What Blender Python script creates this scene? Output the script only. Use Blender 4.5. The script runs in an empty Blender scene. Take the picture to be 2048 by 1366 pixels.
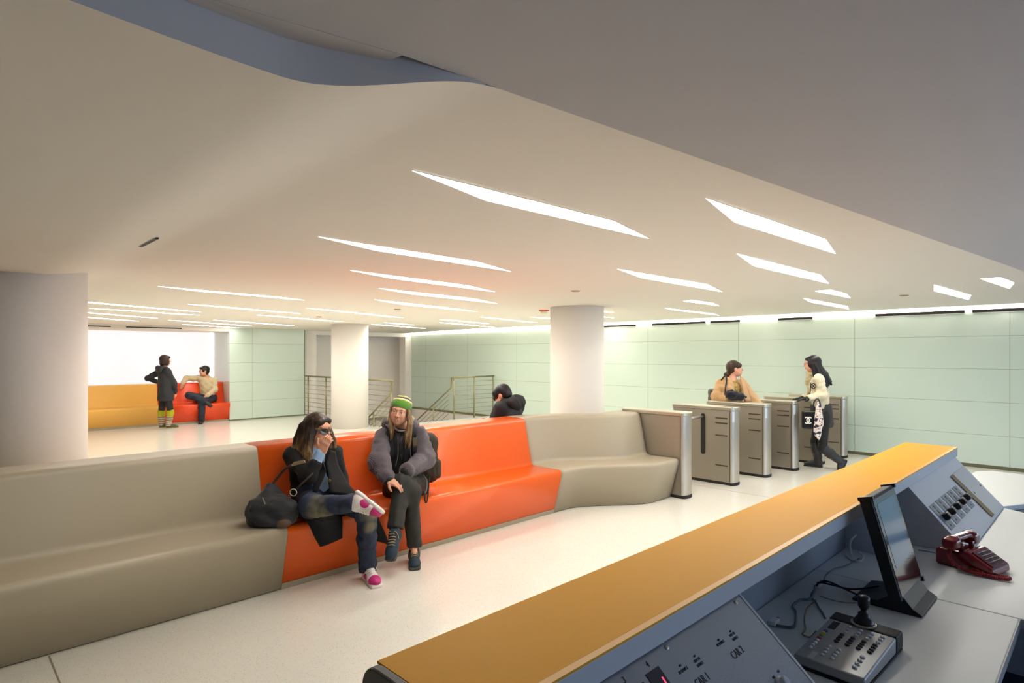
# Subway-style lobby: beige/orange moulded benches, turnstiles, mint glass walls, staffed desk in front
import bpy, bmesh, math, random
import numpy as np
from mathutils import Vector, Matrix
random.seed(7)
RNG = np.random.default_rng(11)
SC = bpy.context.scene
COL = SC.collection
PI = math.pi
# ------------------------------------------------------------------ camera frame (X along the bench, Y away from the desk)
F, HY, EYE, ANG = 1190.0, 709.0, 1.65, math.radians(45.5)
FW = (math.cos(ANG), math.sin(ANG)); RT = (math.sin(ANG), -math.cos(ANG))
def at(px, py, Y):
    """world point seen at photo pixel (px, py) on the vertical plane at depth Y (parallel to the bench)"""
    k = (px - 1024) / F
    D = Y / (FW[1] + RT[1] * k)
    return Vector((D * (FW[0] + RT[0] * k), Y, EYE - (py - HY) * D / F))
def atz(px, py, z):
    D = F * (EYE - z) / (py - HY); r = (px - 1024) / F * D
    return Vector((FW[0] * D + RT[0] * r, FW[1] * D + RT[1] * r, z))
V = Vector
VR = Vector((RT[0], RT[1], 0)); VF = Vector((FW[0], FW[1], 0)); VU = Vector((0, 0, 1))
# ------------------------------------------------------------------ materials
def srgb(r, g, b):
    f = lambda c: (c / 255 / 12.92) if c / 255 <= .04045 else ((c / 255 + .055) / 1.055) ** 2.4
    return (f(r), f(g), f(b), 1)
def mat(name, col, rough=.5, metal=0, coat=0, spec=.5, bump=None, emit=None, estr=0, var=None, trans=0, sheen=0, aniso=0):
    """procedural principled material; var=(scale, other colour, contrast) mottles it, bump=(scale, strength)"""
    m = bpy.data.materials.new(name); m.use_nodes = True
    nt = m.node_tree; b = nt.nodes['Principled BSDF']
    b.inputs['Base Color'].default_value = col
    b.inputs['Roughness'].default_value = rough; b.inputs['Metallic'].default_value = metal
    b.inputs['Coat Weight'].default_value = coat; b.inputs['Coat Roughness'].default_value = .12
    b.inputs['Specular IOR Level'].default_value = spec
    b.inputs['Transmission Weight'].default_value = trans
    b.inputs['Sheen Weight'].default_value = sheen
    b.inputs['Anisotropic'].default_value = aniso
    if emit:
        b.inputs['Emission Color'].default_value = emit; b.inputs['Emission Strength'].default_value = estr
    tc = nt.nodes.new('ShaderNodeTexCoord')
    if var:
        n = nt.nodes.new('ShaderNodeTexNoise'); n.inputs['Scale'].default_value = var[0]; n.inputs['Detail'].default_value = 4
        nt.links.new(tc.outputs['Object'], n.inputs['Vector'])
        r = nt.nodes.new('ShaderNodeValToRGB'); r.color_ramp.elements[0].position = .5 - var[2]; r.color_ramp.elements[1].position = .5 + var[2]
        r.color_ramp.elements[0].color = col; r.color_ramp.elements[1].color = var[1]
        nt.links.new(n.outputs['Fac'], r.inputs['Fac']); nt.links.new(r.outputs['Color'], b.inputs['Base Color'])
    if bump:
        n = nt.nodes.new('ShaderNodeTexNoise'); n.inputs['Scale'].default_value = bump[0]; n.inputs['Detail'].default_value = 3
        nt.links.new(tc.outputs['Object'], n.inputs['Vector'])
        bp = nt.nodes.new('ShaderNodeBump'); bp.inputs['Strength'].default_value = bump[1]; bp.inputs['Distance'].default_value = .01
        nt.links.new(n.outputs['Fac'], bp.inputs['Height']); nt.links.new(bp.outputs['Normal'], b.inputs['Normal'])
    return m
def wave_bump(m, scale, strength, axis='X', dist=2.0, dark=None):
    """ribs (knit, hair strands): bump and optional colour modulation along bands"""
    nt = m.node_tree; b = nt.nodes['Principled BSDF']; tc = nt.nodes.new('ShaderNodeTexCoord')
    w = nt.nodes.new('ShaderNodeTexWave'); w.bands_direction = axis; w.inputs['Scale'].default_value = scale; w.inputs['Distortion'].default_value = dist
    w.inputs['Detail'].default_value = 2; w.inputs['Detail Scale'].default_value = 1.5
    nt.links.new(tc.outputs['Object'], w.inputs['Vector'])
    bp = nt.nodes.new('ShaderNodeBump'); bp.inputs['Strength'].default_value = strength; bp.inputs['Distance'].default_value = .006
    nt.links.new(w.outputs['Fac'], bp.inputs['Height']); nt.links.new(bp.outputs['Normal'], b.inputs['Normal'])
    if dark:
        r = nt.nodes.new('ShaderNodeValToRGB'); r.color_ramp.elements[0].color = dark; r.color_ramp.elements[1].color = b.inputs['Base Color'].default_value
        r.color_ramp.elements[0].position = .25; r.color_ramp.elements[1].position = .75
        nt.links.new(w.outputs['Fac'], r.inputs['Fac']); nt.links.new(r.outputs['Color'], b.inputs['Base Color'])
    return m
M = {}
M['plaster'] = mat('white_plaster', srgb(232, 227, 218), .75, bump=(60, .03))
M['soffit'] = mat('shade_darkened_plaster', srgb(198, 192, 187), .8, bump=(60, .03))  # plaster darkened: the desk ceiling's shade is put into its colour
M['bulkhead'] = mat('shade_toned_plaster', srgb(214, 210, 206), .8)  # plaster toned down, shade on the bulkhead face painted in
M['column'] = mat('column_paint', srgb(243, 238, 232), .55, bump=(60, .02))
M['beige'] = mat('beige_moulded_plastic', srgb(170, 160, 138), .46, coat=.05)
M['orange'] = mat('orange_moulded_plastic', srgb(255, 104, 20), .30, coat=.35)
M['red'] = mat('red_moulded_plastic', srgb(250, 82, 34), .32, coat=.3)
M['yellow'] = mat('yellow_moulded_plastic', srgb(250, 192, 96), .35, coat=.2)
M['steel'] = mat('brushed_steel', srgb(190, 183, 170), .34, metal=.75, aniso=.5, bump=(90, .02))
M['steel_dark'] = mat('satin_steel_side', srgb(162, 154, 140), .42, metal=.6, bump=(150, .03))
M['rail'] = mat('rail_steel', srgb(150, 146, 112), .35, metal=.75)
M['dark'] = mat('black_recess', srgb(22, 18, 14), .6)
M['black'] = mat('black_plastic', srgb(20, 20, 22), .35)
M['blackm'] = mat('black_matte', srgb(26, 26, 28), .6)
M['grey'] = mat('grey_laminate', srgb(194, 200, 207), .45, bump=(200, .03))
M['grey_light'] = mat('light_grey_laminate', srgb(196, 199, 200), .45)
M['grey_dark'] = mat('dark_grey_laminate', srgb(84, 82, 78), .5)
M['worktop'] = mat('white_laminate', srgb(220, 225, 225), .35)
M['amber'] = mat('amber_laminate', srgb(246, 176, 12), .5, bump=(700, .10), spec=.12)
M['amber_edge'] = mat('amber_edge_band', srgb(238, 170, 10), .4)
M['white'] = mat('white_plastic', srgb(235, 235, 232), .4)
M['ink'] = mat('black_ink', srgb(16, 16, 18), .5)
M['light'] = mat('luminous_diffuser', (1, 1, 1, 1), .5, emit=(1, .945, .86, 1), estr=21.0)
M['cove'] = mat('luminous_cove', (1, 1, 1, 1), .5, emit=(1, .95, .84, 1), estr=10.0)
M['backlit'] = mat('backlit_glass', (.06, .06, .06, 1), .3, emit=(1, .945, .935, 1), estr=.86)
M['fill_daylight'] = mat('assumed_daylit_glass', (.1, .1, .1, 1), .1, emit=(.52, .70, 1, 1), estr=3.7)  # glow of the assumed panes, added to light the desk
M['redled'] = mat('red_led', (.1, 0, 0, 1), .4, emit=(1, .03, .08, 1), estr=3)
M['reader'] = mat('reader_window', srgb(196, 204, 214), .15, coat=.4)
M['wood'] = mat('raw_wood_edge', srgb(148, 130, 94), .6, var=(90, srgb(120, 102, 70), .1))
def floor_mat():
    m = mat('white_terrazzo', srgb(226, 218, 204), .16, spec=.5)
    nt = m.node_tree; b = nt.nodes['Principled BSDF']; tc = nt.nodes.new('ShaderNodeTexCoord')
    v = nt.nodes.new('ShaderNodeTexVoronoi'); v.inputs['Scale'].default_value = 75
    nt.links.new(tc.outputs['Object'], v.inputs['Vector'])
    r = nt.nodes.new('ShaderNodeValToRGB'); e = r.color_ramp.elements
    e[0].position = .10; e[0].color = srgb(206, 196, 178); e[1].position = .26; e[1].color = srgb(237, 235, 225)
    nt.links.new(v.outputs['Distance'], r.inputs['Fac'])
    n = nt.nodes.new('ShaderNodeTexNoise'); n.inputs['Scale'].default_value = 30; n.inputs['Detail'].default_value = 6
    nt.links.new(tc.outputs['Object'], n.inputs['Vector'])
    mx = nt.nodes.new('ShaderNodeMix'); mx.data_type = 'RGBA'; mx.blend_type = 'MULTIPLY'; mx.inputs[0].default_value = .10
    nt.links.new(r.outputs['Color'], mx.inputs[6]); nt.links.new(n.outputs['Color'], mx.inputs[7])
    nt.links.new(mx.outputs[2], b.inputs['Base Color'])
    return m
M['floor'] = floor_mat()
def glass_panel_mat(name, axis):
    """pale mint back-painted glass; joints every 0.48 m up and 1.98 m along, drawn from the panel grid"""
    m = mat(name, srgb(206, 223, 211), .16, spec=.6, coat=.25)
    nt = m.node_tree; b = nt.nodes['Principled BSDF']; tc = nt.nodes.new('ShaderNodeTexCoord')
    sx = nt.nodes.new('ShaderNodeSeparateXYZ'); nt.links.new(tc.outputs['Object'], sx.inputs[0])
    def line(sock, period, off, w):
        a = nt.nodes.new('ShaderNodeMath'); a.operation = 'ADD'; a.inputs[1].default_value = off; nt.links.new(sock, a.inputs[0])
        d = nt.nodes.new('ShaderNodeMath'); d.operation = 'PINGPONG'; d.inputs[1].default_value = period / 2; nt.links.new(a.outputs[0], d.inputs[0])
        l = nt.nodes.new('ShaderNodeMath'); l.operation = 'LESS_THAN'; l.inputs[1].default_value = w; nt.links.new(d.outputs[0], l.inputs[0])
        return l.outputs[0]
    lz = line(sx.outputs['Z'], .48, 0, .003)
    ly = line(sx.outputs[axis], 1.98, -1.07 if axis == 'Y' else .02, .004)
    mxm = nt.nodes.new('ShaderNodeMath'); mxm.operation = 'MAXIMUM'; nt.links.new(lz, mxm.inputs[0]); nt.links.new(ly, mxm.inputs[1])
    mx = nt.nodes.new('ShaderNodeMix'); mx.data_type = 'RGBA'
    mx.inputs[6].default_value = srgb(206, 223, 211); mx.inputs[7].default_value = srgb(158, 168, 134)
    nt.links.new(mxm.outputs[0], mx.inputs[0]); nt.links.new(mx.outputs[2], b.inputs['Base Color'])
    return m
M['mint'] = glass_panel_mat('mint_glass', 'Y')
M['mint_far'] = glass_panel_mat('mint_glass_far', 'X')
# ------------------------------------------------------------------ object helpers
def tag(o, label=None, cat=None, group=None, kind=None):
    if label: o['label'] = label
    if cat: o['category'] = cat
    if group: o['group'] = group
    if kind: o['kind'] = kind
    return o
def link(o, parent=None):
    COL.objects.link(o)
    if parent is not None: o.parent = parent
    return o
def empty(name, loc=(0, 0, 0), rz=0, parent=None):
    o = bpy.data.objects.new(name, None); o.location = loc; o.rotation_euler = (0, 0, rz); o.empty_display_size = .1
    return link(o, parent)
def obj(name, bm, m, parent=None, smooth=False, bevel=0, seg=2, loc=None, local=True):
    """bm -> one mesh object. Parts are built in their thing's local frame."""
    me = bpy.data.meshes.new(name); bmesh.ops.recalc_face_normals(bm, faces=bm.faces[:]); bm.to_mesh(me); bm.free()
    for x in (m if isinstance(m, (list, tuple)) else [m]): me.materials.append(x)
    if smooth: me.polygons.foreach_set('use_smooth', [True] * len(me.polygons))
    o = bpy.data.objects.new(name, me)
    if loc is not None: o.location = loc
    link(o, parent)
    if bevel:
        b = o.modifiers.new('bevel', 'BEVEL'); b.width = bevel; b.segments = seg; b.limit_method = 'ANGLE'; b.angle_limit = .6
    return o
def B(): return bmesh.new()
def box(bm, x0, x1, y0, y1, z0, z1, mi=0):
    vs = [bm.verts.new((x, y, z)) for x in (x0, x1) for y in (y0, y1) for z in (z0, z1)]
    for f in ((0, 1, 3, 2), (4, 6, 7, 5), (0, 4, 5, 1), (2, 3, 7, 6), (0, 2, 6, 4), (1, 5, 7, 3)):
        bm.faces.new([vs[i] for i in f]).material_index = mi
    return bm
def obox(bm, c, ax, ay, az, hx, hy, hz):
    """box about centre c with half sizes along given axes"""
    c = V(c); ax, ay, az = V(ax), V(ay), V(az)
    vs = [bm.verts.new(c + ax * hx * i + ay * hy * j + az * hz * k) for i in (-1, 1) for j in (-1, 1) for k in (-1, 1)]
    for f in ((0, 1, 3, 2), (4, 6, 7, 5), (0, 4, 5, 1), (2, 3, 7, 6), (0, 2, 6, 4), (1, 5, 7, 3)): bm.faces.new([vs[i] for i in f])
    return bm
def prism(bm, pts, d):
    """closed polygon pts (3D) pushed along vector d"""
    a = [bm.verts.new(p) for p in pts]; b = [bm.verts.new(V(p) + V(d)) for p in pts]; n = len(pts)
    bm.faces.new(a[::-1]); bm.faces.new(b)
    for i in range(n): bm.faces.new((a[i], a[(i + 1) % n], b[(i + 1) % n], b[i]))
    return bm
def frame_of(d):
    d = V(d).normalized(); u = V((0, 0, 1)) if abs(d.z) < .9 else V((1, 0, 0))
    s = d.cross(u).normalized(); return s, s.cross(d).normalized(), d
def tube(bm, pts, r, seg=10, cap=True):
    pts = [V(p) for p in pts]; rs = r if isinstance(r, (list, tuple)) else [r] * len(pts)
    rings = []; s = None
    for i, p in enumerate(pts):
        d = (pts[min(i + 1, len(pts) - 1)] - pts[max(i - 1, 0)]).normalized()
        if s is None: s, u, _ = frame_of(d)
        else:
            s = (s - d * s.dot(d)).normalized(); u = s.cross(d).normalized()
        rings.append([bm.verts.new(p + (s * math.cos(2 * PI * k / seg) + u * math.sin(2 * PI * k / seg)) * rs[i]) for k in range(seg)])
    for a, b in zip(rings, rings[1:]):
        for k in range(seg): bm.faces.new((a[k], a[(k + 1) % seg], b[(k + 1) % seg], b[k]))
    if cap: bm.faces.new(rings[0][::-1]); bm.faces.new(rings[-1])
    return bm
def lathe(bm, prof, c=(0, 0, 0), axis=(0, 0, 1), seg=24):
    s, u, d = frame_of(axis); c = V(c); rings = []
    for r, h in prof: rings.append([bm.verts.new(c + d * h + (s * math.cos(2 * PI * k / seg) + u * math.sin(2 * PI * k / seg)) * max(r, 1e-4)) for k in range(seg)])
    for a, b in zip(rings, rings[1:]):
        for k in range(seg): bm.faces.new((a[k], a[(k + 1) % seg], b[(k + 1) % seg], b[k]))
    bm.faces.new(rings[0][::-1]); bm.faces.new(rings[-1]); return bm
def spline(pts, n=8):
    """Catmull-Rom through pts"""
    P = [V(p) for p in pts]; P = [2 * P[0] - P[1]] + P + [2 * P[-1] - P[-2]]; out = []
    for i in range(1, len(P) - 2):
        for k in range(n):
            t = k / n; a, b, c, d = P[i - 1], P[i], P[i + 1], P[i + 2]
            out.append(.5 * ((2 * b) + (c - a) * t + (2 * a - 5 * b + 4 * c - d) * t * t + (3 * b - a - 3 * c + d) * t ** 3))
    out.append(P[-2]); return out
def grid_sheet(name, rows, m, parent, thick=.006, sub=2, smooth=True):
    """cloth: a spline surface through rows of 3D points, given thickness"""
    n = 2 + 2 * sub
    rows = [spline(r, n) if len(r) > 2 else [V(r[0]).lerp(V(r[1]), i / n) for i in range(n + 1)] for r in rows]
    cols = [spline([r[i] for r in rows], n) for i in range(len(rows[0]))]
    bm = B(); g = [[bm.verts.new(p) for p in c] for c in cols]
    for a, b in zip(g, g[1:]):
        for i in range(len(a) - 1): bm.faces.new((a[i], a[i + 1], b[i + 1], b[i]))
    o = obj(name, bm, m, parent, smooth=smooth)
    s = o.modifiers.new('solid', 'SOLIDIFY'); s.thickness = thick; s.offset = 0
    return o
def copy_tree(o, parent=None):
    c = o.copy(); COL.objects.link(c)
    if parent is not None: c.parent = parent
    for ch in list(o.children): copy_tree(ch, c)
    return c
def text_bm(name, s, loc, ax, ay, size, m, parent, width=1.0, align='LEFT', depth=.0006):
    """lettering as a mesh lying on the plane spanned by ax (reading direction) and ay (up)"""
    cu = bpy.data.curves.new(name, 'FONT'); cu.body = s; cu.size = size; cu.align_x = align; cu.extrude = depth; cu.resolution_u = 3
    o = bpy.data.objects.new(name, cu); COL.objects.link(o)
    dg = bpy.context.evaluated_depsgraph_get(); me = bpy.data.meshes.new_from_object(o.evaluated_get(dg))
    bpy.data.objects.remove(o); bpy.data.curves.remove(cu)
    ax = V(ax).normalized(); ay = V(ay).normalized(); az = ax.cross(ay)
    mt = Matrix(((ax.x * width, ay.x, az.x, loc[0]), (ax.y * width, ay.y, az.y, loc[1]), (ax.z * width, ay.z, az.z, loc[2]), (0, 0, 0, 1)))
    me.transform(mt); me.materials.clear(); me.materials.append(m); me.name = name
    return link(bpy.data.objects.new(name, me), parent)
# ------------------------------------------------------------------ smooth solids from blended shapes (bodies, clothes, bags)
def npv(p): return np.array([p[0], p[1], p[2]], dtype=np.float32)
def rc(a, b, ra, rb=None, k=.02, flat=None, mi=0, op='u'):
    """tapered limb from a to b; flat=(axis, factor>1) squeezes it along axis"""
    return dict(t='rc', a=npv(a), b=npv(b), ra=ra, rb=ra if rb is None else rb, k=k, flat=flat, mi=mi, op=op)
def el(c, r, R=None, k=.02, mi=0, op='u'):
    """ellipsoid; R = three axis vectors"""
    return dict(t='el', c=npv(c), r=npv(r), R=None if R is None else np.array([npv(v) for v in R]), k=k, mi=mi, op=op)
def bx(c, h, R=None, rnd=.01, k=.01, mi=0, op='u'):
    return dict(t='bx', c=npv(c), r=npv(h), R=None if R is None else np.array([npv(v) for v in R]), rnd=rnd, k=k, mi=mi, op=op)
def chain(pts, rs, k=.02, flat=None, mi=0):
    return [rc(a, b, ra, rb, k, flat, mi) for a, b, ra, rb in zip(pts, pts[1:], rs, rs[1:])]
def _ext(p):
    if p['t'] == 'rc':
        lo = np.minimum(p['a'] - p['ra'], p['b'] - p['rb']); hi = np.maximum(p['a'] + p['ra'], p['b'] + p['rb'])
    else:
        e = p['r'] if p['R'] is None else np.abs(p['R'].T) @ p['r']
        lo, hi = p['c'] - e, p['c'] + e
    return lo, hi
def solid(name, prims, h, m, parent=None, smooth_it=2, wr=None, loc=None):
    """surface-net mesh of the blended prims at cell size h; wr(x,y,z)->offset adds folds"""
    los, his = zip(*[_ext(p) for p in prims if p['op'] == 'u'])
    pad = 4 * h + .01
    lo = np.min(los, 0) - pad; hi = np.max(his, 0) + pad
    n = np.ceil((hi - lo) / h).astype(int) + 1
    f = np.full(n, 1.0, np.float32); best = np.full(n, 1.0, np.float32); mid = np.zeros(n, np.int8)
    multi = any(p['mi'] for p in prims)
    for p in prims:
        a, b = _ext(p); mg = p['k'] + 4 * h
        i0 = np.maximum(np.floor((a - mg - lo) / h).astype(int), 0); i1 = np.minimum(np.ceil((b + mg - lo) / h).astype(int) + 1, n)
        if np.any(i1 <= i0): continue
        sl = tuple(slice(s, e) for s, e in zip(i0, i1))
        ax = [lo[d] + h * np.arange(i0[d], i1[d], dtype=np.float32) for d in range(3)]
        x = ax[0][:, None, None]; y = ax[1][None, :, None]; z = ax[2][None, None, :]
        if p['t'] == 'rc':
            ba = p['b'] - p['a']; L2 = float(ba @ ba) + 1e-12
            qx, qy, qz = x - p['a'][0], y - p['a'][1], z - p['a'][2]
            t = np.clip((qx * ba[0] + qy * ba[1] + qz * ba[2]) / L2, 0, 1)
            qx = qx - t * ba[0]; qy = qy - t * ba[1]; qz = qz - t * ba[2]
            if p['flat']:
                nn = npv(V(p['flat'][0]).normalized()); s = (qx * nn[0] + qy * nn[1] + qz * nn[2]) * (p['flat'][1] - 1)
                qx = qx + s * nn[0]; qy = qy + s * nn[1]; qz = qz + s * nn[2]
            d = np.sqrt(qx * qx + qy * qy + qz * qz) - (p['ra'] + (p['rb'] - p['ra']) * t)
        else:
            q = [x - p['c'][0], y - p['c'][1], z - p['c'][2]]
            if p['R'] is not None: q = [q[0] * r[0] + q[1] * r[1] + q[2] * r[2] for r in p['R']]
            if p['t'] == 'el':
                k0 = np.sqrt(sum((q[i] / p['r'][i]) ** 2 for i in range(3))); k1 = np.sqrt(sum((q[i] / p['r'][i] ** 2) ** 2 for i in range(3)))
                d = k0 * (k0 - 1) / np.maximum(k1, 1e-6)
            else:
                e = [np.abs(q[i]) - (p['r'][i] - p['rnd']) for i in range(3)]
                d = np.sqrt(sum(np.maximum(v, 0) ** 2 for v in e)) + np.minimum(np.maximum(np.maximum(e[0], e[1]), e[2]), 0) - p['rnd']
        g = f[sl]; k = max(p['k'], 1e-5)
        if p['op'] == 'u':
            hh = np.maximum(k - np.abs(g - d), 0) / k
            f[sl] = np.minimum(g, d) - hh * hh * k * .25
            if multi:
                w = d < best[sl]; mid[sl] = np.where(w, p['mi'], mid[sl]); best[sl] = np.minimum(best[sl], d)
        elif p['op'] == 's':
            hh = np.maximum(k - np.abs(g + d), 0) / k
            f[sl] = np.maximum(g, -d) + hh * hh * k * .25
        elif p['op'] == 'paint':
            mid[sl] = np.where(d < 0, p['mi'], mid[sl])
    if wr is not None:
        X = lo[0] + h * np.arange(n[0])[:, None, None]; Y = lo[1] + h * np.arange(n[1])[None, :, None]; Z = lo[2] + h * np.arange(n[2])[None, None, :]
        f = f + wr(X, Y, Z).astype(np.float32)
    s = f < 0
    c = np.zeros(n - 1, np.int8)
    for i in (0, 1):
        for j in (0, 1):
            for k in (0, 1): c += s[i:n[0] - 1 + i, j:n[1] - 1 + j, k:n[2] - 1 + k]
    cells = np.argwhere((c > 0) & (c < 8)); idx = np.full(n - 1, -1, np.int64); idx[tuple(cells.T)] = np.arange(len(cells))
    acc = np.zeros((len(cells), 3)); cnt = np.zeros(len(cells))
    corners = [(i, j, k) for i in (0, 1) for j in (0, 1) for k in (0, 1)]
    for a in corners:
        for d in range(3):
            if a[d]: continue
            b = list(a); b[d] = 1
            fa = f[tuple((cells + a).T)]; fb = f[tuple((cells + b).T)]; w = (fa < 0) != (fb < 0)
            t = np.where(w, fa / np.where(w, fa - fb, 1), 0)
            p = np.array(a)[None, :] + (np.array(b) - np.array(a))[None, :] * t[:, None]
            acc += p * w[:, None]; cnt += w
    vs = lo + h * (cells + acc / cnt[:, None])
    quads = []
    for d in range(3):
        e, g2 = [(1, 2), (2, 0), (0, 1)][d]
        s0 = [slice(None)] * 3; s1 = [slice(None)] * 3; s0[d] = slice(0, n[d] - 1); s1[d] = slice(1, n[d])
        ed = np.argwhere(s[tuple(s0)] != s[tuple(s1)])
        ed = ed[(ed[:, e] > 0) & (ed[:, g2] > 0) & (ed[:, e] < n[e] - 1) & (ed[:, g2] < n[g2] - 1)]
        inside = s[tuple(ed.T)]
        q = []
        for oe, og in ((1, 1), (0, 1), (0, 0), (1, 0)):
            cc = ed.copy(); cc[:, e] -= oe; cc[:, g2] -= og; q.append(idx[tuple(cc.T)])
        q = np.stack(q, 1); q[~inside] = q[~inside][:, ::-1]; quads.append(q)
    quads = np.concatenate(quads)
    if smooth_it:
        ee = np.concatenate([quads[:, [i, (i + 1) % 4]] for i in range(4)]); ee = np.concatenate([ee, ee[:, ::-1]])
        deg = np.bincount(ee[:, 0], minlength=len(vs))[:, None]
        for _ in range(smooth_it):
            sm = np.stack([np.bincount(ee[:, 0], weights=vs[ee[:, 1], q], minlength=len(vs)) for q in range(3)], 1) / np.maximum(deg, 1)
            vs = vs * .5 + sm * .5
    me = bpy.data.meshes.new(name); me.from_pydata(vs.tolist(), [], quads.tolist())
    for x in (m if isinstance(m, (list, tuple)) else [m]): me.materials.append(x)
    me.polygons.foreach_set('use_smooth', [True] * len(me.polygons))
    if multi:
        ctr = vs[quads].mean(1); ii = np.clip(np.round((ctr - lo) / h).astype(int), 0, n - 1)
        me.polygons.foreach_set('material_index', mid[tuple(ii.T)].astype(np.int32))
    me.update()
    o = bpy.data.objects.new(name, me)
    return link(o, parent)
# ================================================================== SETTING
def struct(name, bm, m, smooth=False, bevel=0):
    return tag(obj(name, bm, m, smooth=smooth, bevel=bevel), kind='structure')
WALLX, FARY = 10.95, 15.7
# floor, with the stair opening X 7.35-10.95, Y 11.85-15.7
bm = B()
box(bm, -3.6, 7.35, -5, 17.2, -.25, 0); box(bm, 7.35, 11.05, -5, 11.85, -.25, 0); box(bm, 7.35, 11.05, 15.7, 17.2, -.25, 0)
struct('floor', bm, M['floor'])
# terrazzo divider strips
bm = B()
for x in (.475, 6.93): box(bm, x - .004, x + .004, -3, 4.1 if x < 1 else 15.4, 0, .0008)
box(bm, .475, 10.9, 2.1, 2.106, 0, .0008)
struct('trim_1', bm, mat('divider_strip', srgb(150, 142, 124), .4))
# ceiling height: the field falls very slightly away from the desk; a wave lowers it over the left-hand aisle
def sm(t): t = min(max(t, 0), 1); return t * t * (3 - 2 * t)
def wave(x):
    if x > 1.16: return 0.0
    if x > .60: return -.098 * sm((1.16 - x) / .56)
    if x > -.2: return -.098 + .022 * sm((.60 - x) / .8)
    return -.076 + .05 * sm((-.2 - x) / 2.2)
def ceil_z(x, y):
    b = 2.400 - .0055 * y
    if x > 7.2: b += (2.352 + .0 * y - b) * min((x - 7.2) / 3.2, 1) * (1 if y < 12 else max(0, 1 - (y - 12) / 3.5))
    return b + wave(x)
def lip_y(x):
    if x < 1.09: return 1.36 + (1.217 - 1.36) * sm((x - .56) / .53)
    return 1.217 - .1075 * (x - 1.09)
xs = [-3.6, -3, -2.4, -1.8, -1.2, -.8, -.5, -.2] + [-.2 + .02 * i for i in range(1, 69)] + [1.3, 2, 3, 4, 5, 6, 6.6, 7.19, 7.21, 8, 9, 10, 10.7]
NY = 26
bm = B(); g = []
for x in xs:
    y0 = lip_y(x); g.append([bm.verts.new((x, y0 + (FARY - y0) * (j / NY) ** 1.5, ceil_z(x, y0 + (FARY - y0) * (j / NY) ** 1.5))) for j in range(NY + 1)])
for a, b in zip(g, g[1:]):
    for j in range(NY): bm.faces.new((a[j], a[j + 1], b[j + 1], b[j]))
o = struct('ceiling', bm, M['plaster'], smooth=True)
# bulkhead face above the wave's lip, the recess strip, and the rising ceiling over the desk
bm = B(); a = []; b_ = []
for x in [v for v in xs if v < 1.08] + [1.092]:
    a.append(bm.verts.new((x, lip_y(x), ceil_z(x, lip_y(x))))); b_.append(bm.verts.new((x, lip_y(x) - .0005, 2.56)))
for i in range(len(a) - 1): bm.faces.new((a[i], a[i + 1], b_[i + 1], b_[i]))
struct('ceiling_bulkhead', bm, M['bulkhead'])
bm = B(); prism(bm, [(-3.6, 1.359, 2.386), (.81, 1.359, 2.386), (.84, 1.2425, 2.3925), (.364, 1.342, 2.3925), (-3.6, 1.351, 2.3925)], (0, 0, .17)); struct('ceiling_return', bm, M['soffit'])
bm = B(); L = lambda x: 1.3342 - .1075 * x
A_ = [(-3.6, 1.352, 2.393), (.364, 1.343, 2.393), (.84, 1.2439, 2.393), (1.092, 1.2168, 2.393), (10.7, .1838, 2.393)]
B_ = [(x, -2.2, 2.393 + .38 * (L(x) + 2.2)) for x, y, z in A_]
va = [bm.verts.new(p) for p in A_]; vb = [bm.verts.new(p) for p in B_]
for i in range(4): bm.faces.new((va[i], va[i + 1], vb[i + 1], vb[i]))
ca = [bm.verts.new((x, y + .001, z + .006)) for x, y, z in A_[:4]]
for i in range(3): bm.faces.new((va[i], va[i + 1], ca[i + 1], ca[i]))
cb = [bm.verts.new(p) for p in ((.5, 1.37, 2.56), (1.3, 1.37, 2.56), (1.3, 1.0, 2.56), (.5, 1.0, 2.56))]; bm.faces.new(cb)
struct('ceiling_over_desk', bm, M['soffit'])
# walls
bm = B(); box(bm, WALLX, WALLX + .12, -5, 15.8, 0, 2.262); struct('wall_right', bm, M['mint'])
bm = B(); box(bm, WALLX - .006, WALLX + .1, -5, 11.8, 0, .05); struct('baseboard_right', bm, mat('dark_metal_base', srgb(112, 112, 90), .4, metal=.4))
bm = B(); box(bm, WALLX + .01, WALLX + .12, -5, 15.8, 2.262, 2.5); box(bm, 10.66, WALLX + .12, -5, 15.8, 2.44, 2.5); box(bm, 10.66, 10.7, -5, 15.8, 2.356, 2.46)
struct('wall_cove_right', bm, M['plaster'])
bm = B(); box(bm, WALLX, WALLX + .12, 11.8, 15.8, -2.6, -.05); struct('wall_stairwell_right', bm, M['column'])
bm = B(); box(bm, WALLX - .01, WALLX + .1, 11.8, 15.7, -.06, .0); struct('trim_2', bm, mat('dado_rail', srgb(140, 136, 104), .4, metal=.4))
bm = B()
box(bm, 7.28, 7.76, FARY, FARY + .3, -2.6, 2.5); box(bm, 10.72, 11.05, FARY, FARY + .3, -2.6, 2.5); box(bm, 7.76, 10.72, FARY, FARY + .3, 2.2, 2.5)
box(bm, 7.38, 10.95, FARY + .75, FARY + .85, -2.6, 2.5); box(bm, 7.28, 7.38, FARY + .301, FARY + .85, -2.6, 2.5); box(bm, 10.95, 11.05, FARY + .301, FARY + .85, -2.6, 2.5)
struct('wall_far', bm, M['column'])
bm = B(); box(bm, 5.36, 7.3, 15.47, 15.6, .03, 2.40); struct('wall_far_glass', bm, M['mint_far'])
bm = B(); box(bm, 5.36, 5.48, 15.601, 16.715, 0, 2.221); struct('wall_far_glass_return', bm, mat('mint_glass_side', srgb(196, 208, 196), .1, coat=.4))
bm = B(); box(bm, 7.301, 7.318, 15.46, 15.62, 0, 2.36); box(bm, 5.36, 7.3, 15.475, 15.6, 0, .05); struct('trim_3', bm, mat('glass_edge', srgb(118, 124, 96), .4, metal=.3))
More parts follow.
